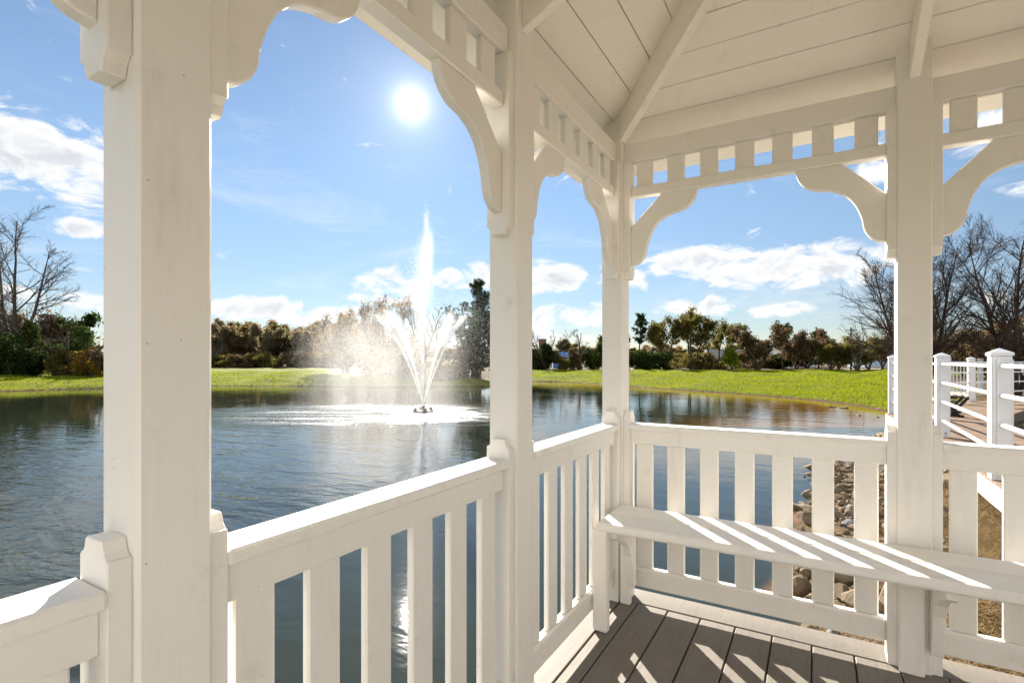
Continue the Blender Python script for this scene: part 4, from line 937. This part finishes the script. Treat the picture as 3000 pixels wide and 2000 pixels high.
def rock_mat():
    m, g, b = new_mat('tan_stone'); tc = g.new('ShaderNodeTexCoord'); P = tc.outputs['Object']; r = obj_rand(g)
    c = g.mix(r, (0.15, 0.105, 0.060, 1), (0.27, 0.22, 0.155, 1)); c = g.mix(g.ss(r, 0.72, 0.76), c, (0.17, 0.165, 0.16, 1)); c = g.mix(g.ss(r, 0.90, 0.92), c, (0.22, 0.13, 0.09, 1))
    c = g.mix(g.m('MULTIPLY', g.ss(g.noise(P, 2.6, 5, 0.7), 0.45, 0.7), 0.6), c, (0.07, 0.052, 0.036, 1))
    g.l.new(c, b.inputs['Base Color']); b.inputs['Roughness'].default_value = 0.85; b.inputs['Specular IOR Level'].default_value = 0.25
    bp = g.new('ShaderNodeBump'); bp.inputs['Strength'].default_value = 0.5; bp.inputs['Distance'].default_value = 0.02; g.l.new(g.noise(P, 7, 5, 0.7), bp.inputs['Height']); g.l.new(bp.outputs[0], b.inputs['Normal'])
    return m
M_ROCK = rock_mat(); rocks = [rock_mesh(300 + i) for i in range(9)]
for r_ in rocks: r_.materials.append(M_ROCK)
rs = np.random.RandomState(77)
cand = np.stack([rs.uniform(1.9, 8.6, 24000), rs.uniform(3.3, 12.2, 24000)], 1); dd = pond_sd(cand[:, 0], cand[:, 1])
bw = cand[:, 0] * SA - cand[:, 1] * SB; aw = cand[:, 0] * SB + cand[:, 1] * SA
pxc = 1500 + FPX * cand[:, 0] / cand[:, 1]
ok = (dd > -0.35) & (dd < np.where(cand[:, 1] < 6.2, 2.1, 1.5)) & (aw > 2.95) & (pxc > 2270) & (pxc < 2800) & (rs.uniform(0, 1, len(dd)) < np.where(dd < 0, 0.30, 1.0))
cand, dd = cand[ok], dd[ok]
done = []; n_rock = 0
for (x, y), d in zip(cand, dd):
    s = 0.07 + 0.095 * rs.uniform() ** 1.9 + (0.05 if rs.uniform() < 0.08 else 0)
    if any((x - u) ** 2 + (y - v) ** 2 < (0.66 * (s + w_)) ** 2 for u, v, w_ in done): continue
    done.append((x, y, s)); z = float(land_z(np.array([x]), np.array([y]))[0])
    z = max(z, WZ - 0.05) + s * 0.20
    o = link('rock', rocks[n_rock % 9], None, None, (x, y, z), (rs.uniform(-.4, .4), rs.uniform(-.4, .4), rs.uniform(0, 6.28)), (s, s, s))
    px_ = 1500 + FPX * x / y
    if d < 0.02: tag(o, 'half-submerged stone at the waterline behind the bench railing', 'rock', 'waterline stones behind the bench')
    elif px_ > 2600: tag(o, 'stone on the bank right of the right-hand gazebo post, near the boardwalk', 'rock', 'bank stones near the boardwalk')
    elif y < 5.2: tag(o, 'large near stone on the bank seen under the bench seat', 'rock', 'near bank stones under the bench')
    else: tag(o, 'dry tan stone on the bank seen above the bench seat', 'rock', 'bank stones above the bench')
    n_rock += 1
    if n_rock >= 296: break
# small stones packed between them, too many to pick apart
gp = cand[rs.randint(0, len(cand), 800)] + rs.normal(0, .05, (800, 2)); base_v = np.array([v.co[:] for v in rocks[0].vertices]); base_f = np.array([p_.vertices[:] for p_ in rocks[0].polygons]); gv, gf = [], []
gz_ = np.maximum(land_z(gp[:, 0], gp[:, 1]), WZ - 0.04)
for i_, (x, y) in enumerate(gp):
    s = rs.uniform(.018, .05); t_ = rs.uniform(0, 6.28); R_ = np.array([[cos(t_), -sin(t_), 0], [sin(t_), cos(t_), 0], [0, 0, 1]]); gv.append((base_v * rs.uniform(.7, 1.3, 3)) @ R_.T * s + [x, y, gz_[i_] + s * .3]); gf.append(base_f + i_ * len(base_v))
tag(link('gravel', mesh_np('gravel', np.concatenate(gv), np.concatenate(gf)), M_ROCK), 'small stones packed between the riprap on the bank', kind='stuff')
# a few wet stones off the lawn shore
for i, (px, py, s) in enumerate(((2436, 1192, .14), (2447, 1191, .11), (2470, 1195, .20), (2578, 1199, .22), (2516, 1217, .10), (2570, 1222, .08))):
    X, Y = shore(px, py); tag(link('rock', rocks[(i * 2 + 1) % 9], None, None, (X, Y, WZ + 0.01), (0.2, 0.1, i * 1.1), (s, s, s * .6)), 'wet dark stone in the shallows off the sunlit lawn shore', 'rock', 'stones off the lawn shore')

def blades(name, pos, L, w, mat, flat, seed, label, cat):
    rs = np.random.RandomState(seed); N = len(pos); az = rs.uniform(0, 2 * pi, N); el = np.clip(rs.normal(flat, 0.28, N), 0.02, 1.5)
    d = np.stack([np.cos(az) * np.cos(el), np.sin(az) * np.cos(el), np.sin(el)], 1); s = np.stack([-np.sin(az), np.cos(az), np.zeros(N)], 1)
    l = (L * rs.uniform(0.5, 1.3, N))[:, None]; ww = (w * rs.uniform(0.6, 1.3, N))[:, None] if np.isscalar(w) else (w * rs.uniform(0.6, 1.3, N))[:, None]
    V = np.stack([pos - s * ww / 2, pos + s * ww / 2, pos + d * l], 1).reshape(-1, 3)
    return tag(link(name, mesh_np(name, V, np.arange(3 * N).reshape(N, 3)), mat), label, cat, kind='stuff')
M_STRAW = leaf_mat('dry_straw', (0.22, 0.15, 0.075), (0.36, 0.26, 0.13), (0.12, 0.08, 0.04), 0.25)
n = 30000; yy = 2.4 * (8.5 / 2.4) ** rs.uniform(0, 1, n); p = np.stack([(rs.uniform(2560, 3080, n) - 1500) / FPX * yy, yy], 1); d = pond_sd(p[:, 0], p[:, 1]); p = p[(d > 0.75 + rs.uniform(-.3, .5, n))]
z = land_z(p[:, 0], p[:, 1]); blades('dry_grass', np.column_stack([p, z]), 0.20, 0.008, M_STRAW, 0.20, 8, 'dry straw and pine needles on the bank beside the gazebo', 'straw')
M_GRASS = leaf_mat('lawn_grass', (0.17, 0.22, 0.008), (0.26, 0.27, 0.014), (0.14, 0.19, 0.010), 0.55)
def lawn_points(n, x0, x1, y0, y1, seed):
    rs = np.random.RandomState(seed); u = rs.uniform(0, 1, n); Y = y0 * (y1 / y0) ** u; px = rs.uniform(x0, x1, n); X = (px - 1500) / FPX * Y
    d = pond_sd(X, Y); ok = (d > 0.10) & (near_bank(X, Y) < 0.3); return X[ok], Y[ok], d[ok]
X1, Y1, d1 = lawn_points(190000, 1540, 2660, 19, 66, 5); X2, Y2, d2 = lawn_points(70000, -60, 960, 30, 58, 6)
X, Y = np.concatenate([X1, X2]), np.concatenate([Y1, Y2])
cl = (X - 9.3) - (Y - 10) * 0.75 < 0; left = X < -8
keepm = (cl | (Y > 30)); X, Y = X[keepm], Y[keepm]
blades('lawn_grass', np.column_stack([X, Y, land_z(X, Y) - 0.005]), 0.09, 0.0011 * Y, M_GRASS, 1.05, 9, 'short bright green mown lawn grass lit from behind', 'grass')

lf = lawn_points(1800, 1540, 2660, 19, 68, 15); l2 = lawn_points(800, -60, 960, 30, 58, 16)
X, Y = np.concatenate([lf[0], l2[0]]), np.concatenate([lf[1], l2[1]]); keepm = rs.uniform(0, 1, len(X)) < np.clip((Y - 16) / 45, .12, 1); X, Y = X[keepm], Y[keepm]
Vl, Fl = leaf_quads(np.random.RandomState(17), np.column_stack([X, Y, land_z(X, Y) + 0.07]), np.full(len(X), 0.085)); tag(link('fallen_leaves', mesh_np('fallen_leaves', Vl, Fl), LF_BROWN), 'brown fallen leaves scattered over the lawn', 'leaves', kind='stuff')
# ------------------------------------------------------------------ the fountain
FT = tag(empty('fountain', (FOX, FOY, WZ)), 'floating pond fountain throwing a tall white jet and a ring of spray', 'fountain')
m, g, bs = new_mat('fountain_float'); bs.inputs['Base Color'].default_value = (0.05, 0.032, 0.022, 1); bs.inputs['Roughness'].default_value = 0.45; M_FLOAT = m
def lathe(name, prof, n=20):
    th = np.arange(n) * 2 * pi / n; V = np.concatenate([np.stack([np.cos(th) * r, np.sin(th) * r, np.full(n, z)], 1) for r, z in prof]); i = np.arange(n); j = (i + 1) % n
    return mesh_np(name, V, np.concatenate([np.stack([k * n + i, k * n + j, (k + 1) * n + j, (k + 1) * n + i], 1) for k in range(len(prof) - 1)]), True)
link('float', lathe('float', [(0.001, -.05), (.36, -.05), (.42, 0.0), (.40, .05), (.30, .075), (.14, .08), (.001, .08)]), M_FLOAT, FT)
nz = link('nozzle', lathe('nozzle', [(.13, .08), (.13, .15), (.08, .17), (.08, .24), (.05, .26), (.001, .26)]), M_FLOAT, FT)
for k in range(4): link('lamp', lathe('lamp', [(.001, 0), (.07, 0), (.09, .06), (.07, .12), (.001, .13)], 10), M_FLOAT, FT, (.30 * cos(k * pi / 2 + .5), .30 * sin(k * pi / 2 + .5), .06))
def drop_mat():
    m = bpy.data.materials.new('water_drops'); m.use_nodes = True; g = NT(m.node_tree); g.n.clear(); out = g.new('ShaderNodeOutputMaterial')
    df = g.new('ShaderNodeBsdfDiffuse'); tr = g.new('ShaderNodeBsdfTranslucent'); df.inputs[0].default_value = (.92, .92, .92, 1); tr.inputs[0].default_value = (.95, .95, .95, 1)
    mx = g.new('ShaderNodeMixShader'); mx.inputs[0].default_value = 0.55; g.l.new(df.outputs[0], mx.inputs[1]); g.l.new(tr.outputs[0], mx.inputs[2]); g.l.new(mx.outputs[0], out.inputs[0]); return m
M_DROP = drop_mat()
def drops(name, pos, r, seed, parent=None, stretch=1.8):
    rs = np.random.RandomState(seed); N = len(pos); rr = (r * rs.uniform(0.5, 1.5, N))[:, None]
    a = rs.uniform(0, 2 * pi, N); T = [np.stack([np.cos(a + k * 2.0944), np.sin(a + k * 2.0944), np.full(N, -0.33 * stretch)], 1) for k in range(3)] + [np.stack([np.zeros(N), np.zeros(N), np.full(N, stretch)], 1)]
    V = np.stack([pos + t * rr for t in T], 1).reshape(-1, 3); b = np.arange(N) * 4
    F = np.concatenate([np.stack([b, b + 1, b + 2], 1), np.stack([b, b + 3, b + 1], 1), np.stack([b + 1, b + 3, b + 2], 1), np.stack([b + 2, b + 3, b], 1)])
    o = link(name, mesh_np(name, V, F), M_DROP, parent); o['kind'] = 'stuff'; return o
G = 9.81; rs = np.random.RandomState(12)
def fly(p0, v0, t, wind, drag):
    """thrown drops: gravity, then slowed by the air and carried by the wind"""
    k = drag[:, None]; e = (1 - np.exp(-k * t[:, None])) / k
    vt = np.stack([wind, np.zeros_like(wind), -G / drag], 1)
    return p0 + vt * t[:, None] + (v0 - vt) * e
def jet(az, n_up, n_dn, seed):
    rs = np.random.RandomState(seed); p0 = np.array([0, 0, .26]); vz, vr = 8.75, 2.70
    def run(n, t, sv):
        v = np.stack([cos(az) * vr + rs.normal(0, sv, n), sin(az) * vr + rs.normal(0, sv, n), vz + rs.normal(0, sv * 1.4, n)], 1)
        return fly(p0, v, t, rs.normal(-2.0, 0.9, n), np.full(n, .16) + rs.uniform(0, .28, n) * np.clip(t - .35, 0, 1))
    up = run(n_up, 0.66 * rs.uniform(0, 1, n_up) ** 0.75, 0.10); dn = run(n_dn, rs.uniform(0.55, 2.3, n_dn), 0.50)
    return up, dn[dn[:, 2] > 0.0]
for k in range(8):
    up, dn = jet(k * pi / 4 + 0.10, 5200, 13000, 400 + k)
    drops('jet', up, 0.0062, 500 + k, FT); drops('spray', dn, 0.0029, 600 + k, FT)
n = 3600; t = 1.15 * rs.uniform(0, 1, n); v = np.stack([rs.normal(0.14, .06, n), rs.normal(0, .06, n), np.full(n, 12.25) + rs.normal(0, .25, n)], 1)
drops('main_jet', fly(np.array([0, 0, .26]), v, t, rs.normal(-.3, .3, n), np.full(n, .10)), 0.0070, 700, FT)
n = 24000; t = rs.uniform(0.75, 2.35, n) ** 1.0; v = np.stack([rs.normal(0.22, .13, n), rs.normal(0, .16, n), 12.1 - np.abs(rs.normal(0, .8, n))], 1)
pl = fly(np.array([0, 0, .26]), v, t, rs.normal(-2.6, 1.0, n) * np.clip(t - .6, 0, 1.2), np.full(n, .12) + rs.uniform(0, .2, n)); drops('plume', pl[pl[:, 2] > 3.9], 0.0050, 701, FT)
n = 4000; a_ = rs.uniform(0, 2 * pi, n); r_ = 3.4 * np.sqrt(rs.uniform(0, 1, n)); ms = np.stack([np.cos(a_) * r_ * 1.1 - 2.0, np.sin(a_) * r_ * .8, rs.uniform(0, 1, n) ** 1.2 * 3.9], 1); drops('fine_spray', ms, 0.0030, 702, FT)
n = 9000; a_ = rs.uniform(0, 2 * pi, n); r_ = 2.2 + rs.normal(0, .9, n); spl = np.stack([np.cos(a_) * r_ * 1.35 - 1.5, np.sin(a_) * r_ * 1.1, np.abs(rs.normal(0, .035, n))], 1); drops('splash', spl, 0.006, 703, FT, 1.0)

def mist_mat():
    m = bpy.data.materials.new('fountain_mist'); m.use_nodes = True; g = NT(m.node_tree); g.n.clear(); out = g.new('ShaderNodeOutputMaterial')
    tc = g.new('ShaderNodeTexCoord'); sp = g.new('ShaderNodeSeparateXYZ'); g.l.new(tc.outputs['Object'], sp.inputs[0]); x, y, z = sp.outputs
    fall = g.noise(g.vm('MULTIPLY', tc.outputs['Object'], (1.5, 1.5, 0.28)), 1.0, 3, 0.6); puff = g.noise(tc.outputs['Object'], 0.8, 3, 0.5)
    # the ring of spray, carried to the left by the wind
    dx = g.m('MULTIPLY', g.m('ADD', x, 1.45), 1 / 3.7); dy = g.m('MULTIPLY', y, 1 / 2.6); r = g.m('SQRT', g.m('ADD', g.m('MULTIPLY', dx, dx), g.m('MULTIPLY', dy, dy)))
    ring = g.m('MULTIPLY', g.ss(r, 1.0, 0.45), g.m('MULTIPLY', g.ss(z, 4.1, 2.2), g.ss(fall, 0.28, 0.72, 0.25, 1.5)))
    ring = g.m('MULTIPLY', ring, g.ss(puff, 0.25, 0.75, 0.6, 1.25))
    # the drops hanging about the tall jet, trailing left
    top = g.m('SUBTRACT', 7.0, z); cx = g.m('MULTIPLY', top, -0.115); w = g.m('ADD', 0.09, g.m('MULTIPLY', top, 0.085))
    ux = g.m('DIVIDE', g.m('SUBTRACT', g.m('SUBTRACT', x, 0.26), cx), w); uy = g.m('DIVIDE', y, w); q = g.m('ADD', g.m('MULTIPLY', ux, ux), g.m('MULTIPLY', uy, uy))
    plume = g.m('MULTIPLY', g.m('EXPONENT', g.m('MULTIPLY', q, -1.1)), g.m('MULTIPLY', g.ss(z, 3.4, 5.2), g.ss(z, 7.3, 6.4)))
    den = g.m('ADD', g.m('MULTIPLY', ring, 0.066), g.m('MULTIPLY', plume, 0.30))
    vs = g.new('ShaderNodeVolumeScatter'); vs.inputs['Color'].default_value = (0.98, 0.98, 0.98, 1); vs.inputs['Anisotropy'].default_value = 0.6; g.l.new(den, vs.inputs['Density']); g.l.new(vs.outputs[0], out.inputs['Volume'])
    return m
prof = [(.001, .03), (4.3, .03), (4.4, 2.4), (3.6, 3.8), (1.7, 4.6), (1.2, 6.4), (.7, 7.4), (.001, 7.45)]
mv = lathe('mist', prof, 24); co = np.zeros(len(mv.vertices) * 3, np.float32); mv.vertices.foreach_get('co', co); co = co.reshape(-1, 3); k_ = np.clip((4.6 - co[:, 2]) / 2.5, 0, 1); co[:, 0] -= 1.45 * k_; co[:, 1] *= 0.66; mv.vertices.foreach_set('co', co.ravel()); mv.update()
o = link('mist', mv, mist_mat(), FT); o['kind'] = 'stuff'

# ------------------------------------------------------------------ far things behind the lawn
def gz(X, Y): return float(land_z(np.array([X]), np.array([Y]))[0])
def brick_mat():
    m, g, b = new_mat('brick'); tc = g.new('ShaderNodeTexCoord'); bt = g.new('ShaderNodeTexBrick'); mp = g.new('ShaderNodeMapping'); mp.inputs['Rotation'].default_value = (radians(90), 0, 0)
    g.l.new(tc.outputs['Object'], mp.inputs[0]); g.l.new(mp.outputs[0], bt.inputs[0]); bt.inputs['Scale'].default_value = 3.2
    bt.inputs['Color1'].default_value = (0.16, 0.085, 0.05, 1); bt.inputs['Color2'].default_value = (0.22, 0.12, 0.07, 1); bt.inputs['Mortar'].default_value = (0.25, 0.21, 0.17, 1)
    g.l.new(bt.outputs[0], b.inputs['Base Color']); b.inputs['Roughness'].default_value = 0.9; return m
X, Y = at(1589, 69), 69.0; z0 = gz(X, Y)
CH = tag(empty('brick_chimney', (X, Y, z0)), 'brown brick chimney stack rising out of the dark thicket', 'chimney'); mb_ = brick_mat()
link('stack', cbox(0.98, 0.9, 4.0, 0.01), mb_, CH, (0, 0, 2.0)); link('crown', cbox(1.08, 1.0, 0.16, 0.01), mb_, CH, (0, 0, 4.08))
def house(px, Y, W, H, D, wall, roof, label, name='house'):
    X = at(px, Y); o = tag(empty(name, (X, Y, gz(X, Y))), label, 'building')
    m1, g1, b1 = new_mat('wall_paint'); b1.inputs['Base Color'].default_value = wall + (1,); b1.inputs['Roughness'].default_value = 0.8
    m2, g2, b2 = new_mat('roof_sheet'); b2.inputs['Base Color'].default_value = roof + (1,); b2.inputs['Roughness'].default_value = 0.6
    m3, g3, b3 = new_mat('window_glass'); b3.inputs['Base Color'].default_value = (0.03, 0.04, 0.05, 1); b3.inputs['Roughness'].default_value = 0.1
    wl = link('wall', cbox(W, D, H, 0.01), m1, o, (0, 0, H / 2))
    rf = prism('roof', [(-D / 2 - .3, H + .001), (D / 2 + .3, H + .001), (0, H + D * 0.32)], 'x', -W / 2 - .3, W / 2 + .3, 0); link('roof', rf, m2, o)
    for i in range(max(1, int(W / 2.2))):
        x = -W / 2 + W * (i + .5) / max(1, int(W / 2.2)); w_ = link('window', cbox(0.9, 0.06, 1.0, 0.01), m1, wl, (x, -D / 2 - .02, H * .08)); link('pane', cbox(0.76, 0.03, 0.86, 0.005), m3, w_, (0, -.03, 0))
house(1643, 80, 2.6, 1.7, 2.6, (0.12, 0.20, 0.42), (0.16, 0.30, 0.62), 'small shed with bright blue roof behind the shrubs left of the corner post', 'shed')
house(2322, 92, 5.5, 2.2, 5.0, (0.62, 0.66, 0.68), (0.20, 0.19, 0.19), 'pale house glimpsed under the brown trees')
house(2545, 90, 4.5, 2.4, 4.6, (0.45, 0.58, 0.66), (0.22, 0.20, 0.19), 'pale blue house glimpsed between the low trees at the right')
house(2120, 95, 6.0, 1.7, 5.0, (0.38, 0.32, 0.30), (0.30, 0.27, 0.26), 'low brown house behind the lime-yellow tree')
X, Y = at(2508, 66), 67.0
PO = tag(empty('utility_pole', (X, Y, gz(X, Y))), 'wooden utility pole with a crossarm among the bare branches', 'pole')
link('pole', lathe('pole', [(.11, 0), (.08, 5.5), (.001, 5.52)], 8), BK_BROWN, PO); link('crossarm', cbox(1.5, .09, .10, .01), BK_BROWN, PO, (0, -.12, 5.1))
n = 40; pxs = np.linspace(1840, 2640, n); V = []
for px in pxs:
    for Y in (70.6, 72.6): V.append((at(px, Y), Y, gz(at(px, Y), Y) + 0.02))
i = np.arange(n - 1) * 2
m, g, bs = new_mat('path_gravel'); bs.inputs['Roughness'].default_value = 0.95; g.l.new(g.mix(g.noise(None, 3, 4), (0.34, 0.26, 0.22, 1), (0.44, 0.36, 0.31, 1)), bs.inputs['Base Color'])
tag(link('path', mesh_np('path', np.array(V), np.stack([i, i + 2, i + 3, i + 1], 1)), m), 'pale path along the tree line', kind='structure')
